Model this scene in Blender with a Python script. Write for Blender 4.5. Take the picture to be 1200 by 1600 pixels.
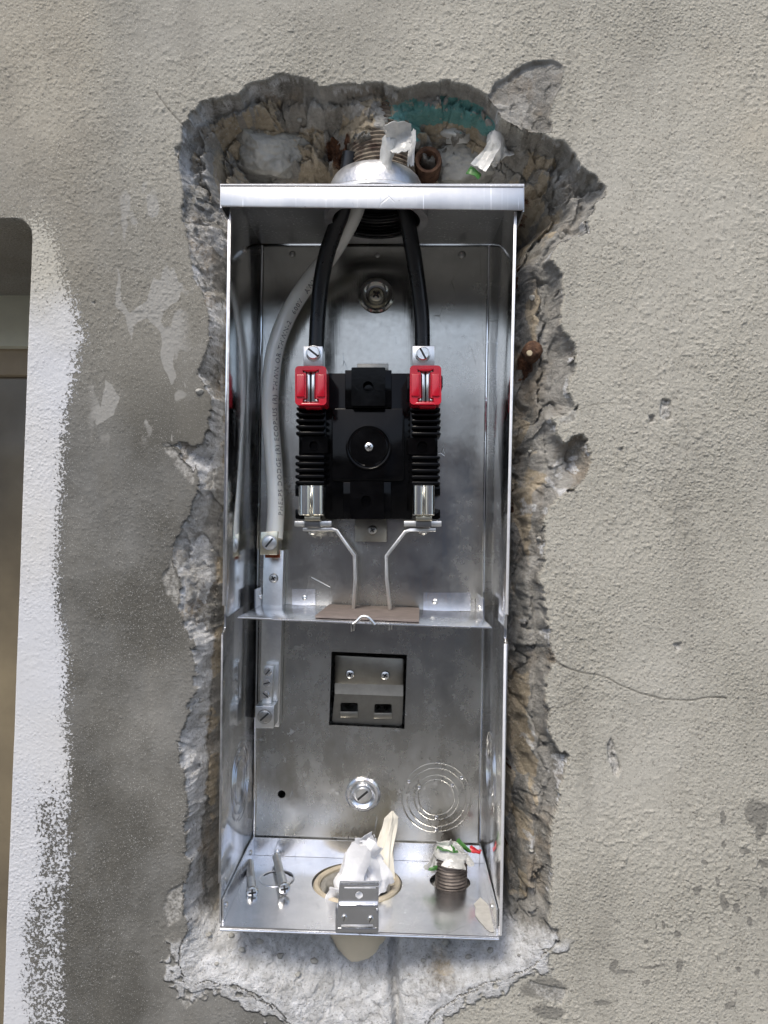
import bpy, bmesh, math, random
import numpy as np
from mathutils import Vector, Matrix, noise as mnoise

for o in list(bpy.data.objects): bpy.data.objects.remove(o)
SC = bpy.context.scene
COL = SC.collection
R = math.radians

# ------------------------------------------------------------------ camera, sky, sun, exposure
D = 0.518            # distance camera -> front plane of the metal box
K = 1155.0           # focal length in photo pixels
VX, VY = 625.0, 835.0
cam = bpy.data.objects.new('camera', bpy.data.cameras.new('camera'))
COL.objects.link(cam); SC.camera = cam
cam.location = (0, -D, 0); cam.rotation_euler = (R(90), 0, 0)
cam.data.sensor_fit = 'VERTICAL'; cam.data.sensor_height = 36; cam.data.lens = 36 * K / 1600
cam.data.shift_x = -25 / 1600; cam.data.shift_y = 35 / 1600
cam.data.clip_start = 0.01; cam.data.clip_end = 2000

SUN_EL, SUN_AZ = R(54), R(200)     # azimuth measured from +y clockwise (sun stands in front of the wall, a little left)
W = bpy.data.worlds.new('World'); SC.world = W; W.use_nodes = True
nt = W.node_tree; bg = nt.nodes['Background']
sky = nt.nodes.new('ShaderNodeTexSky'); sky.sky_type = 'NISHITA'; sky.sun_disc = False
sky.sun_elevation = SUN_EL; sky.sun_rotation = SUN_AZ
sky.air_density = 1.0; sky.dust_density = 2.5; sky.ozone_density = 1.0
nt.links.new(sky.outputs[0], bg.inputs[0]); bg.inputs[1].default_value = 0.14
sd = bpy.data.lights.new('sun', 'SUN'); sd.energy = 1.7; sd.angle = R(16); sd.color = (1, .93, .82)
sun = bpy.data.objects.new('sun', sd); COL.objects.link(sun)
sdir = Vector((math.sin(SUN_AZ) * math.cos(SUN_EL), math.cos(SUN_AZ) * math.cos(SUN_EL), math.sin(SUN_EL)))
sun.rotation_euler = sdir.to_track_quat('Z', 'Y').to_euler()
SC.view_settings.view_transform = 'Standard'; SC.view_settings.look = 'None'
SC.view_settings.exposure = 0.58; SC.view_settings.gamma = 1

def P(px, py, y):
    s = (D + y) / K
    return Vector(((px - VX) * s, y, (VY - py) * s))
def S(y): return (D + y) / K          # metres per photo pixel at depth y

# ------------------------------------------------------------------ materials
def sock(n, *names):
    for a in names:
        if a in n.inputs: return n.inputs[a]
def mat(name, col, rough=.5, metal=0, var=.0, vscale=60, bump=0, bscale=300, bdist=.0005, rvar=0, stretch=None,
        spec=None, trans=0, sss=0, coat=0, col2=None, alpha=None, tint=None):
    m = bpy.data.materials.new(name); m.use_nodes = True
    t = m.node_tree; N = t.nodes; L = t.links; b = N['Principled BSDF']
    b.inputs['Base Color'].default_value = (*col, 1); b.inputs['Roughness'].default_value = rough
    b.inputs['Metallic'].default_value = metal
    if spec is not None: b.inputs['Specular IOR Level'].default_value = spec
    if trans: b.inputs['Transmission Weight'].default_value = trans
    if coat: b.inputs['Coat Weight'].default_value = coat
    if sss:
        b.inputs['Subsurface Weight'].default_value = sss; b.inputs['Subsurface Radius'].default_value = (.01, .008, .006)
        b.inputs['Subsurface Scale'].default_value = .5
    co = N.new('ShaderNodeTexCoord').outputs['Object']
    if stretch:
        mp = N.new('ShaderNodeMapping'); mp.inputs['Scale'].default_value = stretch
        L.new(co, mp.inputs[0]); co2 = mp.outputs[0]
    else: co2 = co
    if var or rvar or col2:
        n = N.new('ShaderNodeTexNoise'); n.inputs['Scale'].default_value = vscale; n.inputs['Detail'].default_value = 6
        n.inputs['Roughness'].default_value = .6
        L.new(co2, n.inputs['Vector'])
        if var or col2:
            r = N.new('ShaderNodeValToRGB'); e = r.color_ramp.elements
            e[0].position = .32; e[1].position = .68
            c2 = col2 if col2 else tuple(min(1, c * (1 + var)) for c in col)
            c1 = col if col2 else tuple(c * (1 - var) for c in col)
            e[0].color = (*c1, 1); e[1].color = (*c2, 1)
            L.new(n.outputs[0], r.inputs[0]); L.new(r.outputs[0], b.inputs['Base Color'])
        if rvar:
            mr = N.new('ShaderNodeMapRange'); mr.inputs['From Min'].default_value = .3; mr.inputs['From Max'].default_value = .7
            mr.inputs['To Min'].default_value = max(.02, rough - rvar); mr.inputs['To Max'].default_value = rough + rvar
            L.new(n.outputs[0], mr.inputs[0]); L.new(mr.outputs[0], b.inputs['Roughness'])
    if bump:
        n2 = N.new('ShaderNodeTexNoise'); n2.inputs['Scale'].default_value = bscale; n2.inputs['Detail'].default_value = 4
        L.new(co2, n2.inputs['Vector'])
        bp = N.new('ShaderNodeBump'); bp.inputs['Strength'].default_value = bump; bp.inputs['Distance'].default_value = bdist
        L.new(n2.outputs[0], bp.inputs['Height']); L.new(bp.outputs[0], b.inputs['Normal'])
    return m

def sheet_metal(name, base=.6, rough=.26, dust=.0, dust_z=None, warm=(1, .985, .95), streak=0):
    """zinc coated sheet: soft broad dents, rolling grain, scratches and chalky white oxide bloom"""
    m = bpy.data.materials.new(name); m.use_nodes = True
    t = m.node_tree; N = t.nodes; L = t.links; b = N['Principled BSDF']
    b.inputs['Metallic'].default_value = 1
    tc = N.new('ShaderNodeTexCoord').outputs['Object']
    def nz(scale, det=4, st=None, rg=.55):
        n = N.new('ShaderNodeTexNoise'); n.inputs['Scale'].default_value = scale; n.inputs['Detail'].default_value = det
        n.inputs['Roughness'].default_value = rg
        if st:
            mp = N.new('ShaderNodeMapping'); mp.inputs['Scale'].default_value = st; L.new(tc, mp.inputs[0]); L.new(mp.outputs[0], n.inputs['Vector'])
        else: L.new(tc, n.inputs['Vector'])
        return n.outputs[0]
    def mr(src, a, c, lo, hi):
        n = N.new('ShaderNodeMapRange'); n.inputs[1].default_value = a; n.inputs[2].default_value = c
        n.inputs[3].default_value = lo; n.inputs[4].default_value = hi; L.new(src, n.inputs[0]); return n.outputs[0]
    def mth(op, a, c):
        n = N.new('ShaderNodeMath'); n.operation = op
        for i, v in enumerate((a, c)):
            if isinstance(v, (int, float)): n.inputs[i].default_value = v
            else: L.new(v, n.inputs[i])
        return n.outputs[0]
    smudge = mr(nz(22, 6), .35, .7, 0, 1)
    fine = nz(260, 3); grain = nz(420, 2, (1, 1, .04))
    spots = mr(nz(150, 4, None, .6), .60, .66, 0, 1)
    blooms = mr(nz(16, 3), .48, .68, 0, 1)
    ox = mth('MULTIPLY', spots, blooms)
    veil = mr(nz(30, 8, (1, 1, .45), .72), .42, .85, 0, 1)
    if dust_z:
        sx = N.new('ShaderNodeSeparateXYZ'); L.new(tc, sx.inputs[0])
        zf = mr(sx.outputs[2], dust_z[0], dust_z[1], 0, 1)
        ox = mth('MULTIPLY', ox, zf); veil = mth('MULTIPLY', veil, zf)
    else: ox = mth('MULTIPLY', ox, .35); veil = mth('MULTIPLY', veil, .3)
    mask = mth('MAXIMUM', mth('MULTIPLY', ox, .55), mth('MULTIPLY', veil, .42))
    mask = mth('MULTIPLY', mask, dust) if dust else mth('MULTIPLY', mask, 0)
    # dark greasy flecks
    fl = mr(nz(330, 3, (1, 1, .6)), .70, .74, 0, 1); fl = mth('MULTIPLY', fl, mr(nz(20, 2), .5, .6, 0, 1))
    rmp = N.new('ShaderNodeMix'); rmp.data_type = 'RGBA'; L.new(smudge, rmp.inputs[0])
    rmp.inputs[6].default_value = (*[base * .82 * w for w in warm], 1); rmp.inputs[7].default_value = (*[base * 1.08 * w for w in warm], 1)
    mx = N.new('ShaderNodeMix'); mx.data_type = 'RGBA'; L.new(fl, mx.inputs[0]); L.new(rmp.outputs[2], mx.inputs[6]); mx.inputs[7].default_value = (.14, .13, .12, 1)
    if streak:
        sk_ = mth('MULTIPLY', mr(nz(420, 2, (1, 1, .02)), .58, .66, 0, 1), mth('MULTIPLY', mr(nz(40, 3), .45, .6, 0, 1), streak))
        ms = N.new('ShaderNodeMix'); ms.data_type = 'RGBA'; L.new(sk_, ms.inputs[0]); L.new(mx.outputs[2], ms.inputs[6]); ms.inputs[7].default_value = (.95, .95, .95, 1); mx = ms
    mx2 = N.new('ShaderNodeMix'); mx2.data_type = 'RGBA'; L.new(mask, mx2.inputs[0]); L.new(mx.outputs[2], mx2.inputs[6]); mx2.inputs[7].default_value = (.62, .63, .64, 1)
    L.new(mx2.outputs[2], b.inputs['Base Color'])
    L.new(mth('SUBTRACT', 1.0, mth('MULTIPLY', mask, 1.1)), b.inputs['Metallic'])
    rr = mth('ADD', mth('MULTIPLY', smudge, .12), mth('MULTIPLY', fine, .12)); rr = mth('ADD', rr, rough - .12)
    rr = mth('ADD', rr, mth('MULTIPLY', mask, .4)); L.new(rr, b.inputs['Roughness'])
    scr = N.new('ShaderNodeTexVoronoi'); scr.feature = 'DISTANCE_TO_EDGE'; scr.inputs['Scale'].default_value = 26
    mp = N.new('ShaderNodeMapping'); mp.inputs['Scale'].default_value = (1.6, 1.6, .5); mp.inputs['Rotation'].default_value = (.3, .5, .2)
    L.new(tc, mp.inputs[0]); L.new(mp.outputs[0], scr.inputs['Vector'])
    sl = mr(scr.outputs[0], 0, .006, 1, 0)
    sl = mth('MULTIPLY', sl, mr(nz(34, 2), .56, .62, 0, 1))
    h = mth('ADD', mth('MULTIPLY', nz(7, 2), 6.0), mth('MULTIPLY', grain, .16)); h = mth('ADD', h, mth('MULTIPLY', fine, .08))
    h = mth('SUBTRACT', h, mth('MULTIPLY', sl, .25))
    bp = N.new('ShaderNodeBump'); bp.inputs['Strength'].default_value = .55; bp.inputs['Distance'].default_value = .0006
    L.new(h, bp.inputs['Height']); L.new(bp.outputs[0], b.inputs['Normal'])
    return m

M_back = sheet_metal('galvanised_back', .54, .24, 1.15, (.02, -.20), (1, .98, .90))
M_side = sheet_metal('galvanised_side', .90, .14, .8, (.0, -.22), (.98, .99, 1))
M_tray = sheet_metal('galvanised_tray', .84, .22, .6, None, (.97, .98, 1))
M_hood = sheet_metal('galvanised_hood', .60, .38, 1.0, None, (.98, .99, 1), .9)
M_edge = mat('pale_hem_sheet', (.92, .92, .92), .5, .6, .08, 120)
M_edge2 = mat('grey_hem_sheet', (.42, .42, .42), .5, 1, .3, 120)  # left hem: same sheet in a darker tone than the right hem
M_alu = mat('extruded_aluminium', (.82, .82, .80), .34, 1, .08, 200, .3, 500, .0002)
M_aluwarm = mat('tin_plated_aluminium', (.78, .72, .55), .26, 1, .1, 150, .2, 300, .0002)
M_spring = mat('bright_tinned_copper', (.80, .79, .74), .2, 1, .08, 120, .15, 250, .0003, stretch=(1, 1, .1))
M_strap = mat('dull_tinned_strap', (.78, .77, .73), .38, 1, .18, 90, .4, 400, .0002)
M_chrome = mat('zinc_screw', (.78, .78, .76), .26, 1, .1, 400, .1, 300, .0002)
M_dullscrew = mat('dull_screw', (.5, .49, .46), .34, 1, .2, 400, .3, 500, .0003)
M_slotshade = mat('screw_slot_shade', (.03, .03, .03), .6)  # near-black bars on uncut screw heads, colour standing in for slot shade
M_black = mat('gloss_black_phenolic', (.0022, .0022, .0025), .12, 0, .6, 60, .10, 220, .0003, rvar=.05, spec=.15)
M_blackhole = mat('dark_void', (.004, .004, .004), .9)
M_red = mat('red_nylon', (.50, .006, .022), .26, 0, .08, 80, .12, 160, .0004, coat=.2)
M_blkcable = mat('black_cable_jacket', (.009, .009, .010), .32, 0, .2, 60, .25, 90, .0006, rvar=.1)
M_whtcable = mat('white_cable_jacket', (.86, .86, .79), .22, 0, .07, 30, .1, 60, .0006, coat=.9, sss=.1)
M_ink = mat('cable_print', (.09, .09, .09), .6)
M_copper = mat('copper_strand', (.50, .16, .08), .3, 1, .2, 300)
M_fibre = mat('fibre_board', (.17, .14, .125), .8, 0, .16, 120, .5, 500, .0003)
M_hub = mat('cast_zinc_hub', (.60, .60, .60), .42, .85, .18, 70, .6, 420, .0004, rvar=.1)
M_rust = mat('rusty_pipe', (.30, .26, .20), .9, .0, 0, 110, .9, 200, .0014, col2=(.035, .013, .008))
M_nipple = mat('worn_steel_thread', (.07, .06, .055), .6, .6, .5, 90, .6, 400, .0004, col2=(.24, .21, .19))
M_pvc = mat('beige_pvc', (.70, .61, .45), .36, 0, .06, 40, .1, 80, .0006, sss=.2)
M_pvcrim = mat('dusty_pvc_rim', (.50, .44, .34), .7, 0, .2, 60, .4, 200, .0006)
M_tissue = mat('tissue_paper', (.80, .80, .81), .75, 0, .05, 60, .6, 160, .0012, sss=.15)
M_film = mat('plastic_film', (.50, .50, .48), .24, 0, .3, 80, .4, 150, .0012, sss=.1)
M_twist = mat('cream_twisted_film', (.74, .71, .62), .55, 0, .2, 60, .7, 200, .001, stretch=(1, 1, .2))
M_green = mat('green_printed_film', (.05, .17, .035), .4, 0, .4, 200)
M_redfilm = mat('red_printed_film', (.5, .02, .03), .35, 0, .3, 200)
M_bolt = mat('rusted_bolt', (.045, .02, .012), .85, .1, 0, 200, .8, 500, .0008, col2=(.15, .08, .045))
M_frame = mat('window_frame_paint', (.62, .62, .50), .45, 0, .05)
M_bronze = mat('bronze_window_sash', (.36, .29, .20), .5, 0, .06)
M_pane = mat('reflection_mottled_pane', (.12, .10, .07), .25, 0, 0, 6, .5, 3, .02, spec=.6, col2=(.24, .20, .13))  # brown mottling painted into opaque glass in place of blurred reflections
M_room = mat('painted_sill', (.3, .28, .22), .6)

# ------------------------------------------------------------------ mesh helpers
def tag(o, label=None, cat=None, group=None, kind=None):
    if label: o['label'] = label
    if cat: o['category'] = cat
    if group: o['group'] = group
    if kind: o['kind'] = kind
    return o
def empty(name, loc, label, cat, group=None):
    o = bpy.data.objects.new(name, None); COL.objects.link(o); o.location = loc; o.empty_display_size = .02
    return tag(o, label, cat, group)
def link(name, me, mats, parent=None, smooth=True, ang=32):
    if not isinstance(mats, (list, tuple)): mats = [mats]
    for m in mats: me.materials.append(m)
    if smooth:
        me.polygons.foreach_set('use_smooth', [True] * len(me.polygons)); me.set_sharp_from_angle(angle=R(ang))
    o = bpy.data.objects.new(name, me); COL.objects.link(o)
    if parent is not None:
        o.parent = parent
        base = parent
        off = Vector((0, 0, 0))
        while base is not None:
            off += base.location; base = base.parent
        o.location = -off       # meshes are built in world coordinates
    return o
class B:
    """collects shapes into one bmesh"""
    def __init__(s): s.bm = bmesh.new()
    def done(s, name, mats, parent=None, smooth=True, ang=32):
        me = bpy.data.meshes.new(name)
        bmesh.ops.recalc_face_normals(s.bm, faces=s.bm.faces)
        s.bm.to_mesh(me); s.bm.free(); return link(name, me, mats, parent, smooth, ang)
    def _merge(s, b2, mi=0):
        bmesh.ops.recalc_face_normals(b2, faces=b2.faces)
        for f in b2.faces: f.material_index = mi
        me = bpy.data.meshes.new('tmp'); b2.to_mesh(me); b2.free(); s.bm.from_mesh(me); bpy.data.meshes.remove(me)
    def _bevel(s, b2, bev, seg=2):
        if bev <= 0: return
        b2.normal_update()
        es = [e for e in b2.edges if len(e.link_faces) == 2 and e.calc_face_angle(0) > R(28)]
        bmesh.ops.bevel(b2, geom=es, offset=bev, segments=seg, affect='EDGES', profile=.5, clamp_overlap=True)
    def plate(s, outer, holes, fn, thick, bev=0, mi=0):
        """2D outline with holes mapped by fn -> 3D, thickened by vector thick"""
        b2 = bmesh.new(); loops = []; es = []
        for lp in [outer] + list(holes):
            vs = [b2.verts.new((p[0], p[1], 0)) for p in lp]; loops.append(vs)
            es += [b2.edges.new((vs[i], vs[(i + 1) % len(vs)])) for i in range(len(vs))]
        if holes:
            bmesh.ops.triangle_fill(b2, use_beauty=True, use_dissolve=False, edges=es)
        else: b2.faces.new(loops[0])
        fs = list(b2.faces); vmap = {}
        top = {v: v for v in b2.verts}
        for v in list(top): v.co = Vector(fn(v.co.x, v.co.y))
        t = Vector(thick)
        low = {v: b2.verts.new(v.co + t) for v in top}
        for f in fs: b2.faces.new([low[v] for v in reversed(f.verts)])
        for lp in loops:
            for i in range(len(lp)):
                a, c = lp[i], lp[(i + 1) % len(lp)]; b2.faces.new((a, c, low[c], low[a]))
        bmesh.ops.recalc_face_normals(b2, faces=b2.faces)
        s._bevel(b2, bev); s._merge(b2, mi); return s
    def slab(s, poly, yf, yb, holes=(), bev=.0006, mi=0):
        return s.plate(poly, holes, lambda x, y: P(x, y, yf), (0, yb - yf, 0), bev, mi)
    def rect(s, x0, y0, x1, y1, yf, yb, bev=.0006, mi=0, rad=0):
        if rad: return s.slab(rrect(x0, y0, x1, y1, rad), yf, yb, (), bev, mi)
        return s.slab([(x0, y0), (x1, y0), (x1, y1), (x0, y1)], yf, yb, (), bev, mi)
    def box(s, lo, hi, bev=0, mi=0, fn=None):
        b2 = bmesh.new(); bmesh.ops.create_cube(b2, size=1)
        for v in b2.verts: v.co = Vector([(lo[i] + hi[i]) / 2 + v.co[i] * (hi[i] - lo[i]) for i in range(3)])
        s._bevel(b2, bev)
        if fn:
            for v in b2.verts: v.co = Vector(fn(v.co))
        s._merge(b2, mi); return s
    def lathe(s, prof, c, axis, n=40, mi=0, closed=False):
        """profile of (radius, height along axis)"""
        b2 = bmesh.new(); ax = Vector(axis).normalized(); q = Vector((0, 0, 1)).rotation_difference(ax); c = Vector(c); rings = []
        for r, h in prof:
            if r < 1e-7: rings.append([b2.verts.new(c + q @ Vector((0, 0, h)))])
            else: rings.append([b2.verts.new(c + q @ Vector((r * math.cos(2 * math.pi * i / n), r * math.sin(2 * math.pi * i / n), h))) for i in range(n)])
        pr = list(zip(rings, rings[1:])) + ([(rings[-1], rings[0])] if closed else [])
        for a, d in pr:
            for i in range(n):
                j = (i + 1) % n
                if len(a) == 1 and len(d) == 1: continue
                if len(a) == 1: b2.faces.new((a[0], d[j], d[i]))
                elif len(d) == 1: b2.faces.new((a[i], a[j], d[0]))
                else: b2.faces.new((a[i], a[j], d[j], d[i]))
        s._merge(b2, mi); return s
    def tube(s, pts, rad, n=20, mi=0, caps=True, flat=1.0):
        b2 = bmesh.new(); rings = []; up = Vector((0, 1, 0)); m = len(pts)
        for k, p in enumerate(pts):
            tn = (pts[min(k + 1, m - 1)] - pts[max(k - 1, 0)]).normalized()
            a = tn.cross(up).normalized(); c = a.cross(tn).normalized()
            r = rad[k] if isinstance(rad, (list, tuple)) else rad
            rings.append([b2.verts.new(p + a * r * math.cos(2 * math.pi * i / n) + c * r * flat * math.sin(2 * math.pi * i / n)) for i in range(n)])
        for a, d in zip(rings, rings[1:]):
            for i in range(n): b2.faces.new((a[i], a[(i + 1) % n], d[(i + 1) % n], d[i]))
        if caps: b2.faces.new(rings[0]); b2.faces.new(list(reversed(rings[-1])))
        s._merge(b2, mi); return s
def rrect(x0, y0, x1, y1, r, n=5):
    out = []
    for cx, cy, a0 in ((x1 - r, y0 + r, -90), (x1 - r, y1 - r, 0), (x0 + r, y1 - r, 90), (x0 + r, y0 + r, 180)):
        for i in range(n + 1):
            a = R(a0 + 90 * i / n); out.append((cx + r * math.cos(a), cy + r * math.sin(a)))
    return out
def circ(cx, cy, r, n=28, ry=None):
    return [(cx + r * math.cos(2 * math.pi * i / n), cy + (ry or r) * math.sin(2 * math.pi * i / n)) for i in range(n)]
def spline(pts, n=8):
    pts = [Vector(p) for p in pts]; out = []
    q = [2 * pts[0] - pts[1]] + pts + [2 * pts[-1] - pts[-2]]
    for i in range(1, len(q) - 2):
        a, b, c, d = q[i - 1:i + 3]
        for k in range(n):
            t = k / n
            out.append(.5 * ((2 * b) + (c - a) * t + (2 * a - 5 * b + 4 * c - d) * t * t + (3 * b - 3 * c + d - a) * t ** 3))
    out.append(pts[-1]); return out
FRONT = (0, -1, 0)
def screw(parent, px, py, y, rpx, kind='cross', ang=20, mat_=None, name='screw', axis=FRONT, h=None):
    r = rpx * S(y); c = P(px, py, y); h = h or r * .55; b = B()
    if kind == 'slot':
        b.lathe([(r * 1.0, 0), (r * 1.0, h * .8), (r * .9, h), (0, h)], c, axis, 28)
        b.lathe([(r * 1.22, 0), (r * 1.22, h * .25), (r * .95, h * .35)], c, axis, 28)
    else:
        b.lathe([(r, 0), (r * .98, h * .35), (r * .82, h * .75), (r * .5, h * .97), (0, h * 1.02)], c, axis, 28)
    a = R(ang); ux = Vector((math.cos(a), 0, math.sin(a))); uz = Vector((-math.sin(a), 0, math.cos(a))); top = c + Vector(axis) * (h * (1.0 if kind == 'slot' else .96))
    def bar(u, v, L_, w_):
        b2 = bmesh.new(); bmesh.ops.create_cube(b2, size=1)
        for vt in b2.verts: vt.co = top + u * vt.co.x * L_ + v * vt.co.z * w_ + Vector(axis) * (vt.co.y * .0004 * -1)
        b._merge(b2, 1)
    if kind == 'slot': bar(ux, uz, r * 1.85, r * .30)
    else: bar(ux, uz, r * 1.05, r * .26); bar(uz, ux, r * 1.05, r * .26)
    return b.done(name, [mat_ or M_dullscrew, M_slotshade], parent)
def rivet(parent, px, py, y, rpx=5, axis=FRONT, c=None, mat_=None):
    r = rpx * S(y); c = c or P(px, py, y)
    return B().lathe([(r, 0), (r * .92, r * .3), (r * .6, r * .55), (0, r * .65)], c, axis, 18).done('rivet', mat_ or M_dullscrew, parent)

# ------------------------------------------------------------------ the broken stucco wall (a real relief, 1.5 px fine near the box)
YW = 0.012                                  # wall face lies 12 mm behind the front edge of the box
SW = (D + YW) / K
rs = np.random.RandomState(7)
LAT = [rs.rand(257, 257).astype(np.float32) for _ in range(12)]
def vn(X, Y, cell, seed=0):
    g = LAT[seed % 12]; x = X / cell + 31.7 * seed; y = Y / cell + 17.3 * seed
    xi = np.floor(x).astype(int); yi = np.floor(y).astype(int); fx = (x - xi); fy = (y - yi)
    fx = fx * fx * (3 - 2 * fx); fy = fy * fy * (3 - 2 * fy)
    x0 = xi % 257; x1 = (xi + 1) % 257; y0 = yi % 257; y1 = (yi + 1) % 257
    return ((g[y0, x0] * (1 - fx) + g[y0, x1] * fx) * (1 - fy) + (g[y1, x0] * (1 - fx) + g[y1, x1] * fx) * fy) * 2 - 1
def fbm(X, Y, cell, seed=0, octv=4, gain=.5):
    v = 0; a = 1; s = 0
    for o in range(octv):
        v = v + a * vn(X, Y, cell / 2 ** o, seed + o); s += a; a *= gain
    return v / s
def facets(X, Y, cell, seed=0, tilt=1.0, full=False):
    """broken rock: every cell a randomly tilted plane"""
    rg = np.random.RandomState(seed); n = 251
    jx, jy, tx, ty, oh = [rg.rand(n, n).astype(np.float32) for _ in range(5)]
    x = X / cell; y = Y / cell; xi = np.floor(x).astype(int); yi = np.floor(y).astype(int)
    best = np.full(X.shape, 9e9, np.float32); out = np.zeros(X.shape, np.float32); sec = best.copy(); rid = out.copy()
    for dx in (-1, 0, 1):
        for dy in (-1, 0, 1):
            cx = xi + dx; cy = yi + dy; a = cx % n; c = cy % n
            fx = cx + jx[c, a]; fy = cy + jy[c, a]; d = (x - fx) ** 2 + (y - fy) ** 2
            hgt = (oh[c, a] - .5) * 1.1 + ((tx[c, a] - .5) * (x - fx) + (ty[c, a] - .5) * (y - fy)) * 2 * tilt
            m = d < best; out = np.where(m, hgt, out); sec = np.where(m, best, np.minimum(sec, d)); rid = np.where(m, (oh[c, a] * 7.31 + tx[c, a] * 3.7) % 1.0, rid); best = np.where(m, d, best)
    if full: return out, np.sqrt(sec) - np.sqrt(best), rid
    return out
def sdist(X, Y, poly):
    """signed distance, positive inside"""
    p = np.array(poly, np.float32); d = np.full(X.shape, 1e9, np.float32); ins = np.zeros(X.shape, bool)
    for i in range(len(p)):
        a = p[i]; b = p[(i + 1) % len(p)]; e = b - a; L2 = (e ** 2).sum() + 1e-9
        t = np.clip(((X - a[0]) * e[0] + (Y - a[1]) * e[1]) / L2, 0, 1)
        d = np.minimum(d, (X - a[0] - t * e[0]) ** 2 + (Y - a[1] - t * e[1]) ** 2)
        c = ((a[1] > Y) != (b[1] > Y)) & (X < (b[0] - a[0]) * (Y - a[1]) / (b[1] - a[1] + 1e-9) + a[0]); ins ^= c
    d = np.sqrt(d); return np.where(ins, d, -d)
def pdist(X, Y, pl):
    p = np.array(pl, np.float32); d = np.full(X.shape, 1e9, np.float32)
    for a, b in zip(p, p[1:]):
        e = b - a; t = np.clip(((X - a[0]) * e[0] + (Y - a[1]) * e[1]) / ((e ** 2).sum() + 1e-9), 0, 1)
        d = np.minimum(d, (X - a[0] - t * e[0]) ** 2 + (Y - a[1] - t * e[1]) ** 2)
    return np.sqrt(d)
def sst(a, b, x):
    t = np.clip((x - a) / (b - a), 0, 1); return t * t * (3 - 2 * t)

OUTER = [(285,190),(300,176),(318,160),(350,152),(372,148),(392,130),(420,124),(440,116),(465,120),(485,127),(500,136),(540,132),
 (590,129),(610,136),(650,130),(700,125),(740,132),(764,152),(782,186),(822,205),(850,207),(880,220),(898,243),(908,262),(930,268),
 (944,290),(948,302),(934,322),(914,345),(918,364),(895,372),(872,384),(862,402),(876,430),(880,470),(875,500),(886,522),(900,545),
 (899,580),(891,610),(902,634),(884,645),(866,655),(872,672),(884,692),(912,680),(922,706),(919,738),(905,756),(880,776),(858,792),
 (850,812),(850,870),(846,900),(852,950),(856,975),(864,1000),(871,1034),(858,1052),(857,1080),(863,1140),(872,1168),(884,1182),
 (883,1214),(871,1258),(858,1286),(861,1310),(861,1380),(858,1440),(872,1466),(868,1482),(850,1488),(838,1504),(800,1528),(740,1548),
 (700,1568),(668,1600),(650,1660),(560,1680),(490,1640),(462,1604),(430,1578),(390,1556),(350,1540),(318,1540),(296,1548),(284,1520),
 (280,1490),(285,1465),(290,1446),(283,1430),(281,1400),(286,1375),(292,1350),(290,1300),(293,1272),(287,1240),(283,1180),(281,1150),
 (291,1122),(300,1080),(305,1040),(300,1002),(288,982),(276,950),(281,934),(278,900),(268,872),(274,842),(290,812),(300,790),(309,760),
 (304,738),(280,708),(262,694),(290,694),(318,694),(328,670),(330,640),(322,612),(306,590),(318,560),(325,530),(321,480),(309,450),
 (300,420),(291,380),(285,340),(281,300),(277,250),(280,222)]
INNER = [(330,200),(338,245),(344,290),(348,330),(343,400),(341,470),(338,520),(343,560),(340,610),(336,650),(342,700),(338,760),(328,830),
 (324,880),(322,940),(321,1000),(317,1060),(311,1100),(309,1150),(313,1200),(308,1250),(304,1300),(303,1350),(303,1400),(308,1440),(330,1466),
 (400,1482),(480,1502),(545,1530),(600,1530),(680,1508),(740,1494),(792,1470),(802,1440),(806,1400),(806,1300),(809,1250),(812,1200),(808,1130),(812,1080),(808,1000),(812,930),
 (811,860),(815,800),(812,740),(815,680),(818,640),(815,560),(817,480),(822,400),(842,350),(880,315),(872,280),(830,232),(788,200),(740,172),
 (600,160),(500,165),(420,164),(350,178)]
CHIP1 = [(762,152),(774,132),(800,108),(835,95),(868,90),(882,104),(878,132),(862,158),(858,182),(864,206),(846,208),(820,205),(782,186)]

dense_x = np.arange(-24, 1226, 1.5); dense_y = np.arange(-24, 1626, 1.5)
def axis_pts(dense, lo, hi):
    a = [dense[0]]; st = 3
    while a[-1] > lo: a.append(a[-1] - st); st = min(st * 1.35, 160)
    b = [dense[-1]]; st = 3
    while b[-1] < hi: b.append(b[-1] + st); st = min(st * 1.35, 160)
    return np.concatenate([np.array(a[:0:-1]), dense, np.array(b[1:])])
ax_ = axis_pts(dense_x, -5200, 5200); ay_ = axis_pts(dense_y, -3600, 3885)
GX, GY = np.meshgrid(ax_.astype(np.float64), ay_.astype(np.float64)); NR, NC = GX.shape
# let the grid columns follow the slightly leaning edge of the window opening
edge = 49 - 45 * (np.clip(GY, 375, 2300) - 375) / 1225
GX = GX + (edge - 49) * (1 - np.clip((GX - 58) / 84, 0, 1)) * np.clip((GX + 600) / 400, 0, 1)
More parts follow.
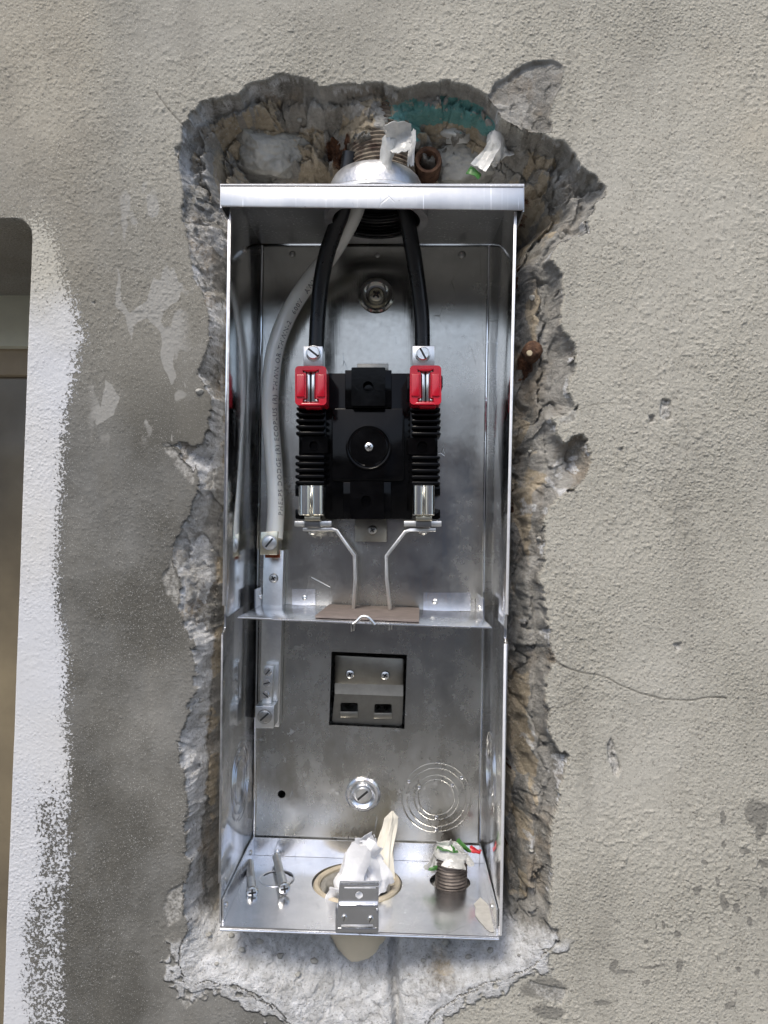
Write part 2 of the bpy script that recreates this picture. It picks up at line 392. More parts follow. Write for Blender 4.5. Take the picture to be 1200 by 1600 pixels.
# jagged edges: warp the look-up coordinates
wx = 7 * fbm(GX, GY, 34, 1, 4, .6); wy = 7 * fbm(GX, GY, 34, 5, 4, .6)
UX, UY = GX + wx, GY + wy
H = .0008 * fbm(GX, GY, 260, 2, 3) + .0003 * fbm(GX, GY, 60, 3, 2)
sub = (slice(None), slice(None))
i0, i1 = np.searchsorted(ax_, 220), np.searchsorted(ax_, 1000); j0, j1 = np.searchsorted(ay_, 60), np.searchsorted(ay_, 1626)
sl = (slice(j0, j1), slice(i0, i1))
x_, y_, ux, uy = GX[sl], GY[sl], UX[sl], UY[sl]
_, _, ja = facets(x_ + .5 * wx[sl], y_ + .5 * wy[sl], 15, 41, 1.0, True); _, _, jb = facets(x_, y_, 7, 42, 1.0, True)
do = sdist(ux, uy, OUTER); do = do + np.where(np.abs(do) < 16, ((ja - .5) * 7.5 + (jb - .5) * 2.2) * (1 - np.abs(do) / 16) * (1 - .55 * (y_ < 300)), 0); di = sdist(x_ + wx[sl] * 1.3, y_ + wy[sl] * 1.3, INNER)
t = np.where(di > 0, 1, np.clip(do / (do - di + 1e-6), 0, 1)) * (do > 0)
topz = 1 - sst(250, 330, y_); botz = sst(1440, 1475, y_)
leftz = (1 - sst(420, 520, x_)) * (1 - topz) * (1 - botz); rightz = sst(600, 700, x_) * (1 - topz) * (1 - botz)
rim = np.clip(do / 5.0, 0, 1)
# along the two long sides the layers of render break in tall flakes, so the cells are stretched upright there
sidew = sst(300, 420, y_) * (1 - sst(1400, 1460, y_)); vy = np.where(y_ < 300, uy, np.where(y_ > 1460, uy, uy))
ysx = np.interp(y_[:, 0], [60, 300, 420, 1400, 1460, 1626], [60, 300, 385, 385 + 980 * .42, 385 + 980 * .42 + 42, 385 + 980 * .42 + 208])[:, None] + (uy - y_)
fb_, eb_, rb_ = facets(ux + 2 * wx[sl], ysx + 2 * wy[sl], 58, 31, 1.0, True)
fs_, es_, rs_ = facets(ux, ysx, 24, 32, 1.0, True)
fc = facets(ux, ysx, 30, 11, 1.0); fc2 = facets(ux * 1.1 + ysx * .2, ysx, 13, 12, 1.0); nz = fbm(x_, y_, 9, 4, 3)
# depth reached at the inner line and behind it
d_in = .026 * leftz + .032 * rightz + .036 * topz + .026 * botz
chip = do > 0
prof = np.where(t < 1, (.0035 * rim * (1 - .92 * botz) + d_in * (leftz * t ** 1.6 + rightz * (.30 * sst(0, .35, t) + .12 * t + .58 * sst(.42, 1.0, t)) + topz * (.30 * sst(0, .22, t) + .14 * t + .56 * sst(.55, 1.0, t)) + botz * t ** 1.7)), 0)
dmax = (.046 + .05 * sst(205, 245, y_)) * topz + .15 * (1 - topz)
deep = d_in + np.minimum(np.maximum(di, 0) * SW * (3.5 * leftz + 5.5 * rightz + 1.2 * topz + .7 * botz + .2), np.maximum(dmax - d_in, 0))
hc = np.where(di > 0, deep, prof)
amp = sst(0, 14, do) * (.5 + .5 * t)
gy_, gx_ = np.gradient(hc); slope = np.sqrt(gx_ ** 2 + gy_ ** 2) / 1.5 / SW
fl_ = 1 / (1 + (slope * .9) ** 2)
for _k in range(3): fl_[1:-1, 1:-1] = (fl_[1:-1, 1:-1] + fl_[:-2, 1:-1] + fl_[2:, 1:-1] + fl_[1:-1, :-2] + fl_[1:-1, 2:]) / 5
amp = amp * (1 - .6 * leftz * sst(.6, .8, t))
hc = hc + chip * amp * (.0046 * fc * (1 - .35 * rightz) + fl_ * .0026 * fc2 * (1 - .65 * sidew) + fl_ * .0013 * facets(ux, uy * .9, 6.5, 13, 1.0) * (1 - .75 * sidew) + rightz * .006 * fbm(x_, y_ * .6, 46, 7, 3) + fl_ * .0014 * np.abs(nz)) * (1 + .9 * topz - .72 * botz) * (1 - .75 * sst(0, 8, di) * rightz)
# mortar layers: a raised lip of a thinner coat next to the right-hand break
lay = chip * rightz * (t < 1) * (.002 * np.sin(np.clip(t, 0, 1) * 9 + 3 * fbm(x_, y_, 120, 6, 2)))
hc = hc + lay
hc = hc + chip * amp * (topz * .0075 + rightz * .0060 + leftz * .0040 + botz * .0012) * fb_ * (1 - .8 * sst(0, 8, di) * rightz)
hc = hc + chip * amp * (.0035 * (1 - sst(.0, .16, eb_)) * (1 - .6 * botz) + fl_ * .0018 * (1 - sst(0, .2, es_)) * (1 - .7 * botz))
# vertical groove in the plaster under the box, lump to its right
g = pdist(ux, uy, [(618, 1470), (616, 1530), (622, 1600), (624, 1680)])
hc = hc + botz * .012 * np.exp(-(g / 8) ** 2) - botz * .007 * np.exp(-((x_ - 675) / 45) ** 2 - ((y_ - 1520) / 35) ** 2)
hc = np.where(chip, np.maximum(hc, .0006), 0)
emb = topz * np.exp(-((x_ - 592) / 62) ** 4) * (1 - sst(192, 206, y_ + 8 * nz + 6 * fc))
hc = hc * (1 - emb) + emb * np.minimum(hc, .013 + .004 * fc + .002 * fc2)
pit = sst(-3, 5, sdist(x_ + .4 * wx[sl], y_ + .4 * wy[sl], [(486,1410),(622,1410),(608,1480),(594,1512),(574,1534),(546,1538),(522,1522),(502,1490)]))
hc = np.maximum(hc, pit * .062)
clr = sst(-2, 3, np.minimum(np.minimum(x_ - 350, 803 - x_), np.minimum(y_ - 284, 1450 + .0367 * (x_ - 625) - y_)))
hc = np.where(chip, np.maximum(hc, clr * (.150 + .004 * fc)), hc)
c1 = sdist(ux, uy, CHIP1); hc = np.maximum(hc, sst(0, 5, c1) * (.003 + .0012 * facets(ux, uy, 22, 5) + .0006 * nz))
HC = np.zeros_like(GX); HC[sl] = hc
H = H * (HC <= 0) + HC
# thin missing skins and small dings
SKINS = [[(268,872),(252,900),(256,930),(276,950),(281,930),(278,900)], [(262,690),(252,700),(300,760),(310,735)],
 [(286,1376),(262,1390),(252,1420),(262,1450),(284,1440)], [(296,1548),(270,1530),(276,1560),(290,1580),(330,1545)],
 [(870,640),(905,632),(902,660),(880,668)], [(820,1530),(850,1540),(888,1545),(880,1570),(840,1560)]]
DINGS = [([(1034,622),(1051,624),(1050,655),(1040,658),(1030,652)], .0022), ([(1012,648),(1026,645),(1024,660),(1014,662)], .0018),
 ([(962,702),(975,695),(974,708)], .0018), ([(956,1150),(962,1172),(970,1200),(968,1217),(960,1212),(948,1190),(948,1165)], .0022),
 ([(1052,1006),(1068,1002),(1068,1016),(1056,1018)], .0016), ([(272,230),(290,222),(298,250),(285,270),(276,250)], .003),
 ([(140,470),(152,468),(150,480)], .0008), ([(866,1182),(880,1176),(884,1200),(874,1215)], .003), ([(858,1452),(874,1452),(876,1478),(862,1480)], .004)]
DG = np.zeros_like(GX)
def sbox(poly, pad=20):
    p = np.array(poly); return (slice(np.searchsorted(ay_, p[:, 1].min() - pad), np.searchsorted(ay_, p[:, 1].max() + pad)),
                                slice(np.searchsorted(ax_, p[:, 0].min() - pad), np.searchsorted(ax_, p[:, 0].max() + pad)))
SK = np.zeros_like(GX)
for pl in SKINS:
    q = sbox(pl); m = sst(0, 4, sdist(GX[q] + wx[q], GY[q] + wy[q], pl)); SK[q] = np.maximum(SK[q], m)
for pl, dd in DINGS:
    q = sbox(pl); m = sst(0, 3, sdist(GX[q] + .35 * wx[q], GY[q] + .35 * wy[q], pl)); DG[q] = np.maximum(DG[q], m)
    H[q] = H[q] + m * (HC[q] <= .0005) * (dd + .0012 * fbm(GX[q], GY[q], 8, 3, 2))
H = H + SK * (HC <= .0005) * (.0011 + .0005 * fbm(GX, GY, 14, 8, 2))
CRACKS = [[(868,1032),(884,1042),(905,1050),(948,1058),(975,1072),(1000,1083),(1035,1092),(1075,1094),(1110,1091),(1135,1090)],
 [(860,1108),(880,1104),(902,1094)], [(858,1299),(885,1299),(912,1292)], [(900,642),(922,634),(955,630),(985,630)],
 [(944,770),(943,800),(945,815),(942,840)], [(985,676),(1020,684),(1050,692),(1075,702),(1120,704),(1205,680)],
 [(243,145),(256,162),(272,180),(290,198)], [(256,700),(285,696),(330,700)], [(780,1600),(800,1560),(850,1520),(900,1470),(960,1440),(1050,1420)]]
CR = np.zeros_like(GX)
for k, pl in enumerate(CRACKS[:8]):
    q = sbox(pl, 10); d = pdist(GX[q] + .45 * wx[q] * .8, GY[q] + .45 * wy[q] * .8, pl)
    wd = 1.25 * (.55 + .8 * np.abs(fbm(GX[q], GY[q], 40, 9, 2))) * (1, 1, 1, .6, .7, .45, .9, .8)[k]
    CR[q] = np.maximum(CR[q], (.55 + .3 * sst(-.2, .3, fbm(GX[q], GY[q], 60, 2, 2)), .4, .0, .35, .0, .22, .5, .6)[k] * (1 - sst(wd * .4, wd * 1.6 + .4, d)))
H = H + CR * .0010 * (HC <= .0005)
# ---- window opening on the left
qx = np.maximum(GX - (edge - 26), 0); qy = np.maximum(342 + 26 - GY, 0)
wd_ = 26 - np.sqrt(qx ** 2 + qy ** 2); wd_ = np.where((qx <= 0) & (qy <= 0), 26 + np.minimum(edge - 26 - GX, GY - 368), wd_)
wd_ = np.minimum(wd_, np.minimum(GX + 1500, 2300 - GY)); WIN = sst(-.6, 2.2, wd_)
ZD = SW * np.clip(GX - edge, -50, 0) * 0
# ---- colour fields
def blob(cx, cy, rx, ry, e=.5): return np.clip(1.25 - np.sqrt(((UX - cx) / rx) ** 2 + ((UY - cy) / ry) ** 2), 0, 1)
WEDGE = np.interp(GY, [300, 340, 400, 470, 530, 600, 680, 760, 860, 960, 1100, 1180, 1250, 1350, 1450, 1520, 1600, 1700],
                      [70, 88, 100, 120, 125, 112, 104, 98, 92, 96, 108, 112, 108, 112, 96, 92, 96, 96])
WF = np.clip(.5 + (WEDGE + 9 * fbm(GX, GY, 70, 2, 3) - GX) / 44, 0, 1)                 # painted band round the window, brushed out to the right
WF = WF * (1 - sst(.8, 2.5, wd_)) * (.78 + .22 * sst(430, 560, GY)); DK_SHADE = sst(1.0, 3, wd_) * .5  # soffit shade mixed into the coat colour inside the window reveal
WF = WF * sst(255, 420, GY + .25 * GX + 26 * fbm(GX, GY, 80, 6, 2))
rub = sst(1150, 1300, GY) * (1 - sst(1750, 1800, GY)) * sst(WEDGE - 78, WEDGE - 40, GX + 14 * fbm(GX, GY, 60, 3, 3)) ; WF = np.minimum(WF, 1 - .46 * rub)
dk = sst(120, 330, GY + 70 * fbm(GX, GY, 220, 7, 3) - .15 * (GX - 150)) * (1 - sst(560, 640, GX + 20 * fbm(GX, GY, 60, 1, 3)))
dk = np.maximum(dk, (1 - sst(600, 700, GX + 30 * fbm(GX, GY, 50, 1, 3))) * sst(1400, 1500, GY))
dk = np.maximum(dk, sst(0, 10, sdist(UX, UY, [(560,1900),(700,1900),(640,1605),(690,1575),(560,1500)])) if False else dk)
DK = dk * (.52 + .48 * sst(380, 760, GY + 60 * fbm(GX, GY, 150, 4, 3)))
LPs = [[(178,400),(186,425),(192,470),(205,485),(228,470),(238,432),(262,437),(288,440),(280,470),(258,490),(252,505),(275,540),(278,585),(268,605),(258,580),(250,560),
 (246,520),(230,500),(212,510),(205,545),(200,520),(194,490),(178,480)], [(160,590),(172,598),(190,620),(182,650),(150,670),(146,660),(156,630)],
 [(182,300),(198,310),(202,350),(196,390),(188,370)], [(285,585),(292,600),(290,615),(283,598)], [(266,670),(274,680),(276,695),(268,690)], [(230,920),(330,880),(310,960),(250,940)]]
LP = np.zeros_like(GX); DK = np.maximum(DK, DK_SHADE); DK = np.maximum(DK, (.30 + .25 * fbm(GX, GY, 130, 6, 3)) * (1 - sst(480, 760, GX + 60 * fbm(GX, GY, 140, 1, 3))))
for k, pl in enumerate(LPs):
    q = sbox(pl, 30); m = sst(-1, 5, sdist(GX[q] + .8 * wx[q], GY[q] + .8 * wy[q], pl)) * (.8, .8, .6, .7, .7, .2)[k]; LP[q] = np.maximum(LP[q], m)
LP = np.maximum(LP, .62 * sst(.02, .16, fbm(UX, UY * .6, 58, 6, 4, .55)) * sst(110, 160, GX) * (1 - sst(270, 330, GX)) * sst(230, 320, GY) * (1 - sst(640, 760, GY)))
SP = [(1180,1272,24,26),(1134,1278,6,18),(1190,1298,10,22),(1134,1322,5,10),(1087,1392,6,11),(1130,1408,9,16),(1148,1418,8,10),(1170,1440,8,9),(1195,1395,8,13),(1060,1508,6,14),
 (958,1505,9,13),(940,1568,20,6),(1010,1532,6,5),(1060,1462,7,9),(1020,1510,28,3),(1152,1515,5,8),(1140,1572,8,8),(850,1545,44,22),(860,1580,34,14),(1165,1330,12,8),(1100,1345,7,6),
 (975,1515,22,4),(1035,1448,4,10),(1192,1350,8,10),(1185,1520,6,9),(1005,1470,4,5),(1120,1380,5,10)]
DS = np.zeros_like(GX)
for (a, b, c, d) in SP:
    q = sbox([(a - c, b - d), (a + c, b + d)], 30)
    rr = 1.12 * np.sqrt(((GX[q] + 1.5 * wx[q] - a) / c) ** 2 + ((GY[q] + .9 * wy[q] - b) / d) ** 2); DS[q] = np.maximum(DS[q], 1 - sst(.35, 1.35, rr))
fine_sp = sst(.52, .66, fbm(GX * 1.25, GY, 13, 9, 3)) * sst(1280, 1480, GY) * sst(850, 1000, GX); DS = np.maximum(DS, .8 * fine_sp)
d = pdist(UX[:, :], UY[:, :], CRACKS[8]); DS = np.maximum(DS, .5 * (1 - sst(2, 9, d)) * sst(-.1, .3, fbm(GX, GY, 10, 2, 2)))
OCL = .9 * (1 - sst(110, 200, GX)) * (1 - sst(400, 560, GY + 60 * fbm(GX, GY, 90, 3, 2)))
OC = OCL + sst(.1, .7, fbm(GX, GY, 240, 10, 3)) * sst(760, 1000, GX) * (1 - sst(300, 500, GY))
BR = np.zeros_like(GX); WL = np.zeros_like(GX); BE = np.zeros_like(GX); TE = np.zeros_like(GX); RU = np.zeros_like(GX)
br = sst(0, 2.5, np.maximum(do, c1)); BR[sl] = br
low_ = sst(960, 1060, y_)
lf = (1 - sst(380, 470, x_))
n1 = fbm(x_, y_, 46, 8, 4, .6); n2 = fbm(x_, y_, 22, 3, 4, .6)
wl = lf * (.38 + .62 * sst(-.15, .3, n1 + .15 * leftz)) * (1 - sst(.8, 1.0, t) * .8) * (di < 6) + .75 * sst(.1, .4, n2) * (do < 7) * (do > 0) * (1 - topz) + botz * (.62 + .38 * sst(-.45, .15, n1 + .5 * sst(1475, 1510, y_) - .2)) * (1 - .7 * np.exp(-((x_ - 690) / 28) ** 2 - ((y_ - 1525) / 28) ** 2))
wl = np.maximum(wl, rightz * sst(.22, .42, n2) * (t < .8) * .6 * sst(640, 700, y_)); wl = np.maximum(wl, rightz * sst(1440, 1480, y_) * .9)
wl = wl * (1 - leftz * (1 - .8 * low_) * .7 * (rs_ < .34)) + .55 * topz * (rb_ > .62) * (do > 12) * sst(-.2, .2, n1) + .9 * sst(.05, .3, n2) * (do < 3.2) * (do > 0)
wl = np.maximum(wl, lf * (.45 + .55 * low_) * (1 - botz) * (1 - topz) * (.85 - .3 * sst(.1, .4, n2)) * (1 - sst(.55, .72, t)) * (do > 0))
WL[sl] = np.clip(wl, 0, 1) * br * (1 - .6 * topz * sst(.1, .3, t))
hh = hc
be = sst(.42, .6, t + .25 * n1) * rightz * (1 - sst(1400, 1450, y_)) * (.55 + .45 * sst(-.3, .15, n2)) * 1.0 + .5 * botz * np.exp(-((x_ - 690) / 30) ** 2 - ((y_ - 1525) / 30) ** 2) + leftz * sst(.72, .86, t) * (1 - sst(4, 16, di)) * sst(-.2, .2, n1 + .2)
be = be + topz * (sst(.028, .04, hh) * sst(-.2, .2, n1) * .55 + sst(.02, .035, hh) * np.exp(-((x_ - 322) / 24) ** 2 - ((y_ - 235) / 50) ** 2) * 1.4
     + .9 * np.exp(-((x_ - 690) / 70) ** 2 - ((y_ - 165) / 16) ** 2) + .8 * np.exp(-((x_ - 535) / 20) ** 2 - ((y_ - 160) / 14) ** 2))
BE[sl] = np.clip(be * (1 - .5 * leftz) * (1 - .3 * rightz), 0, 1) * br
BE[sl] = np.clip(BE[sl] * (.45 + .9 * (rs_ > .45)) + 1.0 * topz * (rb_ < .42) * (do > 12) * sst(-.3, .1, n2), 0, 1) * br
te = topz * sst(590, 606, x_) * (1 - sst(772, 788, x_)) * sst(.012, .016, hh) * (1 - sst(.026, .032, hh + .006 * n1)) * (y_ < 190)
TE[sl] = te * br
ru = rightz * sst(.12, .3, n1 - .1) * sst(.85, 1, t) * (di < 30) * .9
ru = ru + .9 * np.exp(-((x_ - 830) / 16) ** 2 - ((y_ - 555) / 30) ** 2) + topz * (1.2 * np.exp(-((x_ - 520) / 26) ** 2 - ((y_ - 190) / 30) ** 2) + .9 * np.exp(-((x_ - 838) / 22) ** 2 - ((y_ - 300) / 50) ** 2))
RU[sl] = np.clip(ru, 0, 1) * br * sst(-.35, .0, n2)
# grain of the coat: coarse sprayed on the right, finer on the left
inn = (GX > -60) & (GX < 1260) & (GY > -60) & (GY < 1660)
gr = (fbm(GX, GY, 7, 5, 3, .7) * .00050 + np.maximum(vn(GX, GY, 4.6, 8) - .3, 0) * -.0017 + np.maximum(vn(GX, GY, 8.5, 3) - .45, 0) * -.0016) * inn * .58 * (.30 + .9 * sst(-.35, .4, fbm(GX, GY, 170, 4, 3)))
H = H + gr * (1 - .62 * np.clip(DK, 0, 1)) * (1 - .35 * WF) * (1 - .5 * BR) * (1 - CR)
yy = YW + H * (1 - WIN) + WIN * .215
V = np.stack([(GX - VX) * SW, yy, (VY - GY) * SW], -1).reshape(-1, 3).astype(np.float32)
idx = np.arange(NR * NC).reshape(NR, NC)
F = np.stack([idx[:-1, :-1], idx[1:, :-1], idx[1:, 1:], idx[:-1, 1:]], -1).reshape(-1, 4)
me = bpy.data.meshes.new('stucco_wall'); me.vertices.add(len(V)); me.vertices.foreach_set('co', V.ravel())
me.loops.add(F.size); me.loops.foreach_set('vertex_index', F.ravel().astype(np.int32))
me.polygons.add(len(F)); me.polygons.foreach_set('loop_start', np.arange(0, F.size, 4, dtype=np.int32)); me.polygons.foreach_set('loop_total', np.full(len(F), 4, np.int32))
me.update(); me.validate()
def attr(name, a, b, c):
    at = me.color_attributes.new(name, 'FLOAT_COLOR', 'POINT')
    at.data.foreach_set('color', np.stack([a, b, c, np.ones_like(a)], -1).astype(np.float32).ravel())
CV = np.full_like(GX, .5); CV[sl] = .55 * rb_ + .45 * rs_
pw = sst(1450, 1490, y_) * (do < 0) * sst(.05, .45, fbm(x_, y_, 12, 2, 3) * .9 + (do + 20) / 22 * .75)
BR[sl] = np.maximum(BR[sl], pw * .85); WL[sl] = np.maximum(WL[sl], pw * .9)
attr('coatE', CV, CV, CV)
attr('coatA', WF, np.clip(DK, 0, 1), LP); attr('coatB', BR, WL, BE); attr('coatC', TE, RU, DS); attr('coatD', np.maximum(CR, 0), np.maximum(DG, SK * .6), OC)

def wall_material():
    m = bpy.data.materials.new('stucco_and_mortar'); m.use_nodes = True
    t = m.node_tree; N = t.nodes; L = t.links; b = N['Principled BSDF']; tc = N.new('ShaderNodeTexCoord').outputs['Object']
    def nz(scale, det=4, rg=.55, vec=None):
        n = N.new('ShaderNodeTexNoise'); n.inputs['Scale'].default_value = scale; n.inputs['Detail'].default_value = det
        n.inputs['Roughness'].default_value = rg; L.new(vec or tc, n.inputs['Vector']); return n.outputs[0]
    def mr(src, a, c, lo=0, hi=1):
        n = N.new('ShaderNodeMapRange'); n.inputs[1].default_value = a; n.inputs[2].default_value = c
        n.inputs[3].default_value = lo; n.inputs[4].default_value = hi; L.new(src, n.inputs[0]); return n.outputs[0]
    def mth(op, a, c):
        n = N.new('ShaderNodeMath'); n.operation = op
        for i, v in enumerate((a, c)):
            if isinstance(v, (int, float)): n.inputs[i].default_value = v
            else: L.new(v, n.inputs[i])
        return n.outputs[0]
    def mix(f, a, c):
        n = N.new('ShaderNodeMix'); n.data_type = 'RGBA'; L.new(f, n.inputs[0])
        for i, v in ((6, a), (7, c)):
            if isinstance(v, tuple): n.inputs[i].default_value = (*v, 1)
            else: L.new(v, n.inputs[i])
        return n.outputs[2]
    def at(nm):
        a = N.new('ShaderNodeAttribute'); a.attribute_name = nm; s = N.new('ShaderNodeSeparateColor'); L.new(a.outputs['Color'], s.inputs[0]); return s.outputs
    A, Bc, C, Dc = at('coatA'), at('coatB'), at('coatC'), at('coatD')
    grain = nz(620, 2, .5); grain2 = nz(1500, 2); med = nz(42, 5, .6); big = nz(7, 4)
    light = mix(med, (.35, .335, .29), (.455, .44, .385)); light = mix(mr(big, .35, .65), light, mix(med, (.31, .297, .252), (.40, .384, .33)))
    light = mix(mth('MULTIPLY', Dc[2], .3), light, (.42, .36, .26))
    light = mix(mth('MULTIPLY', mr(grain2, .60, .68), .6), light, (.70, .67, .60))
    light = mix(mth('MULTIPLY', mr(grain, .40, .30), .65), light, (.13, .12, .10))  # dark sand in the bump's pits, doubling as painted shade between grains
    dark = mix(med, (.070, .067, .058), (.122, .118, .104)); dark = mix(mth('MULTIPLY', mr(grain2, .62, .69), .7), dark, (.5, .5, .48))
    dark = mix(mth('MULTIPLY', mr(nz(12, 5, .65), .45, .7), .6), dark, (.215, .215, .205))
    col = mix(A[1], light, dark)
    col = mix(mr(mth('ADD', A[2], mth('MULTIPLY', mth('SUBTRACT', med, .5), .6)), .3, .55, 0, .85), col, (.31, .305, .285))
    mpn = N.new('ShaderNodeMapping'); mpn.inputs['Scale'].default_value = (1.0, 1.0, .22); mpn.inputs['Rotation'].default_value = (0, .12, 0); L.new(tc, mpn.inputs[0])
    gr1 = nz(26, 6, .68, mpn.outputs[0]); gr2 = nz(5, 5, .6)
    col = mix(mth('MULTIPLY', mr(gr1, .52, .72), .38), col, (.19, .18, .155)); col = mix(mth('MULTIPLY', mr(gr2, .52, .7), .28), col, (.50, .49, .45))
    ds = mr(mth('ADD', C[2], mth('MULTIPLY', mth('SUBTRACT', grain, .5), .9)), .4, .6, 0, .75)
    col = mix(ds, col, (.16, .155, .138))
    # white paint catches only the high grains where it was brushed out
    pg = nz(560, 3, .65)
    w = mth('ADD', A[0], mth('MULTIPLY', mth('SUBTRACT', pg, .5), 1.9)); w = mr(w, .48, .60)
    w = mth('MULTIPLY', w, mr(A[0], .03, .2))
    white = mix(med, (.52, .53, .55), (.61, .62, .64)); white = mix(Dc[2], white, (.43, .41, .345)); white = mix(mth('MULTIPLY', mr(nz(9, 3), .45, .7), .35), white, (.60, .57, .50))
    col = mix(w, col, white)
    # broken body: grey mortar, lime white, beige render, teal paint of an older coat, rust
    st = nz(95, 6, .7); st2 = nz(300, 4, .65)
    mort = mix(mr(st, .3, .7), (.13, .125, .112), (.33, .32, .29)); mort = mix(mr(nz(700, 3, .6), .58, .66, 0, .7), mort, (.42, .40, .36)); mort = mix(mr(st2, .62, .7, 0, .6), mort, (.5, .48, .44)); mort = mix(mr(st2, .4, .32, 0, .6), mort, (.06, .055, .05))
    mort = mix(mr(nz(36, 4, .6), .5, .68, 0, .6), mort, (.34, .27, .19))
    lime = mix(mr(st, .35, .65), (.46, .46, .45), (.76, .77, .78)); lime = mix(mr(st2, .42, .3, 0, .7), lime, (.25, .24, .22)); lime = mix(mr(nz(700, 3, .6), .40, .33, 0, .7), lime, (.20, .19, .17))
    beig = mix(mr(st, .3, .7), (.28, .235, .17), (.56, .48, .36)); beig = mix(mr(st2, .60, .7, 0, .5), beig, (.62, .58, .5))
    teal = mix(mr(st, .3, .7), (.11, .30, .29), (.20, .40, .37)); teal = mix(mr(st2, .58, .66, 0, .8), teal, (.40, .38, .33))
    rust = mix(mr(st2, .35, .65), (.035, .018, .012), (.16, .075, .04))
    fz = mth('MULTIPLY', mth('SUBTRACT', st, .5), 1.0)
    Ec = at('coatE')
    mort = mix(mr(Ec[0], .2, .85), mix(0.6, mort, (.09, .085, .078)) if False else mort, mix(mr(st, .3, .7), (.28, .275, .255), (.50, .485, .45)))
    body = mix(mr(mth('ADD', Bc[2], fz), .35, .6), mort, beig)
    body = mix(mr(mth('ADD', Bc[1], mth('MULTIPLY', mth('SUBTRACT', st2, .5), 1.1)), .22, .78), body, lime)
    body = mix(mr(mth('ADD', C[1], fz), .45, .62), body, rust)
    body = mix(mr(mth('ADD', C[0], mth('MULTIPLY', fz, .6)), .4, .55), body, teal)
    col = mix(Bc[0], col, body)
    dg = mix(mr(st2, .4, .6), (.16, .155, .14), (.50, .49, .46)); col = mix(mth('MULTIPLY', Dc[1], mth('SUBTRACT', 1.0, Bc[0])), col, dg)
    col = mix(mth('MULTIPLY', Dc[0], mth('SUBTRACT', 1.0, Bc[0])), col, (.07, .065, .055))
    # chalky dust rubbed along the break
    L.new(col, b.inputs['Base Color']); b.inputs['Roughness'].default_value = .92; b.inputs['Specular IOR Level'].default_value = .25
    coarse = mth('MULTIPLY', mr(A[1], 0, 1, 1.0, .5), mr(nz(7, 5, .6), .35, .65, .28, 1.2))
    h = mth('ADD', mth('MULTIPLY', grain, 1.0), mth('MULTIPLY', grain2, .35)); h = mth('MULTIPLY', h, coarse)
    vo = N.new('ShaderNodeTexVoronoi'); vo.inputs['Scale'].default_value = 330; L.new(tc, vo.inputs['Vector'])
    h = mth('ADD', h, mth('MULTIPLY', mth('MULTIPLY', mr(vo.outputs[0], 0, .5, 1, 0), .7), coarse))
    h = mth('ADD', h, mth('MULTIPLY', w, .35))
    hb = mth('ADD', mth('MULTIPLY', nz(160, 6, .75), 4.0), mth('MULTIPLY', nz(600, 3, .7), 1.6))
    hm = N.new('ShaderNodeMix'); hm.data_type = 'FLOAT'; L.new(Bc[0], hm.inputs[0]); L.new(h, hm.inputs[2]); L.new(hb, hm.inputs[3])
    bp = N.new('ShaderNodeBump'); bp.inputs['Strength'].default_value = 1.0; bp.inputs['Distance'].default_value = .0009
    L.new(hm.outputs[0], bp.inputs['Height']); L.new(bp.outputs[0], b.inputs['Normal'])
    return m
me.polygons.foreach_set('use_smooth', np.ones(len(F), bool))
wall = link('stucco_wall', me, wall_material(), None, False)
tag(wall, 'grey stucco wall with a ragged hole hacked round the metal box, white painted band at left', 'wall')

# ------------------------------------------------------------------ ground
g = B(); g.box((-60, -80, -1.45), (60, 6, -1.40))
tag(g.done('ground', mat('yard_concrete', (.14, .138, .13), .9, 0, .2, 2, .3, 60, .003), None, False), kind='structure')

g = B(); g.box((-9, -8.6, -1.4), (7, -8.4, 1.6)); g.box((-9.3, -8.8, 1.6), (7.3, -8.0, 1.8))  # added wall out of view, there for its reflection in the box metal
tag(g.done('reflection_prop_wall', mat('prop_pinkish_render', (.46, .37, .33), .9, 0, .15, 3), None, False), 'unseen pinkish wall added across the yard to be mirrored in the sheet metal of the box', 'wall')
prop_wall = bpy.data.objects['reflection_prop_wall']
g = B(); g.box((.55, -8.4, -1.38), (1.25, -8.36, .75), .01); g.done('reflection_prop_door', mat('prop_blue', (.16, .30, .46), .5), prop_wall)  # invented blue panel, out of view, gives the metal a blue reflection
g = B(); g.box((.12, -8.4, -1.38), (.42, -8.2, 1.5), .01); g.done('reflection_prop_pillar', mat('prop_pink', (.50, .27, .22), .8), prop_wall)  # invented pink column, out of view, gives the metal a pink reflection

# ------------------------------------------------------------------ window in the recess at left
win = empty('window', P(-300, 1600, .19), 'window deep in its reveal at the left edge, grey green head over a dark bronze sash', 'window')
b = B(); b.rect(-1500, 440, 192, 541, .180, .24, .001); b.done('frame', M_frame, win)
b = B(); b.rect(-1500, 538, 192, 586, .190, .24, .001); b.rect(150, 570, 192, 2300, .190, .24, .001); b.rect(-1500, 2180, 192, 2300, .18, .24, .001); b.done('sash', M_bronze, win)
b = B(); b.rect(-1500, 580, 160, 2190, .198, .204, 0); b.done('pane', M_pane, win)

# ------------------------------------------------------------------ the meter box
YB = .118
box = empty('meter_box', P(565, 1455, .06), 'tall open galvanised meter box standing in the hole hacked in the wall', 'meter box')
LF, LBk = (P(359.6, 294, 0), P(343, 1447, 0)), (P(408, 381, YB), P(395, 1350, YB))
RF, RBk = (P(803.6, 294, 0), P(780, 1463, 0)), (P(768, 381, YB), P(752, 1352, YB))
def side_map(Fr, Bk):
    return lambda v, y: Fr[0].lerp(Fr[1], v).lerp(Bk[0].lerp(Bk[1], v), y / YB)
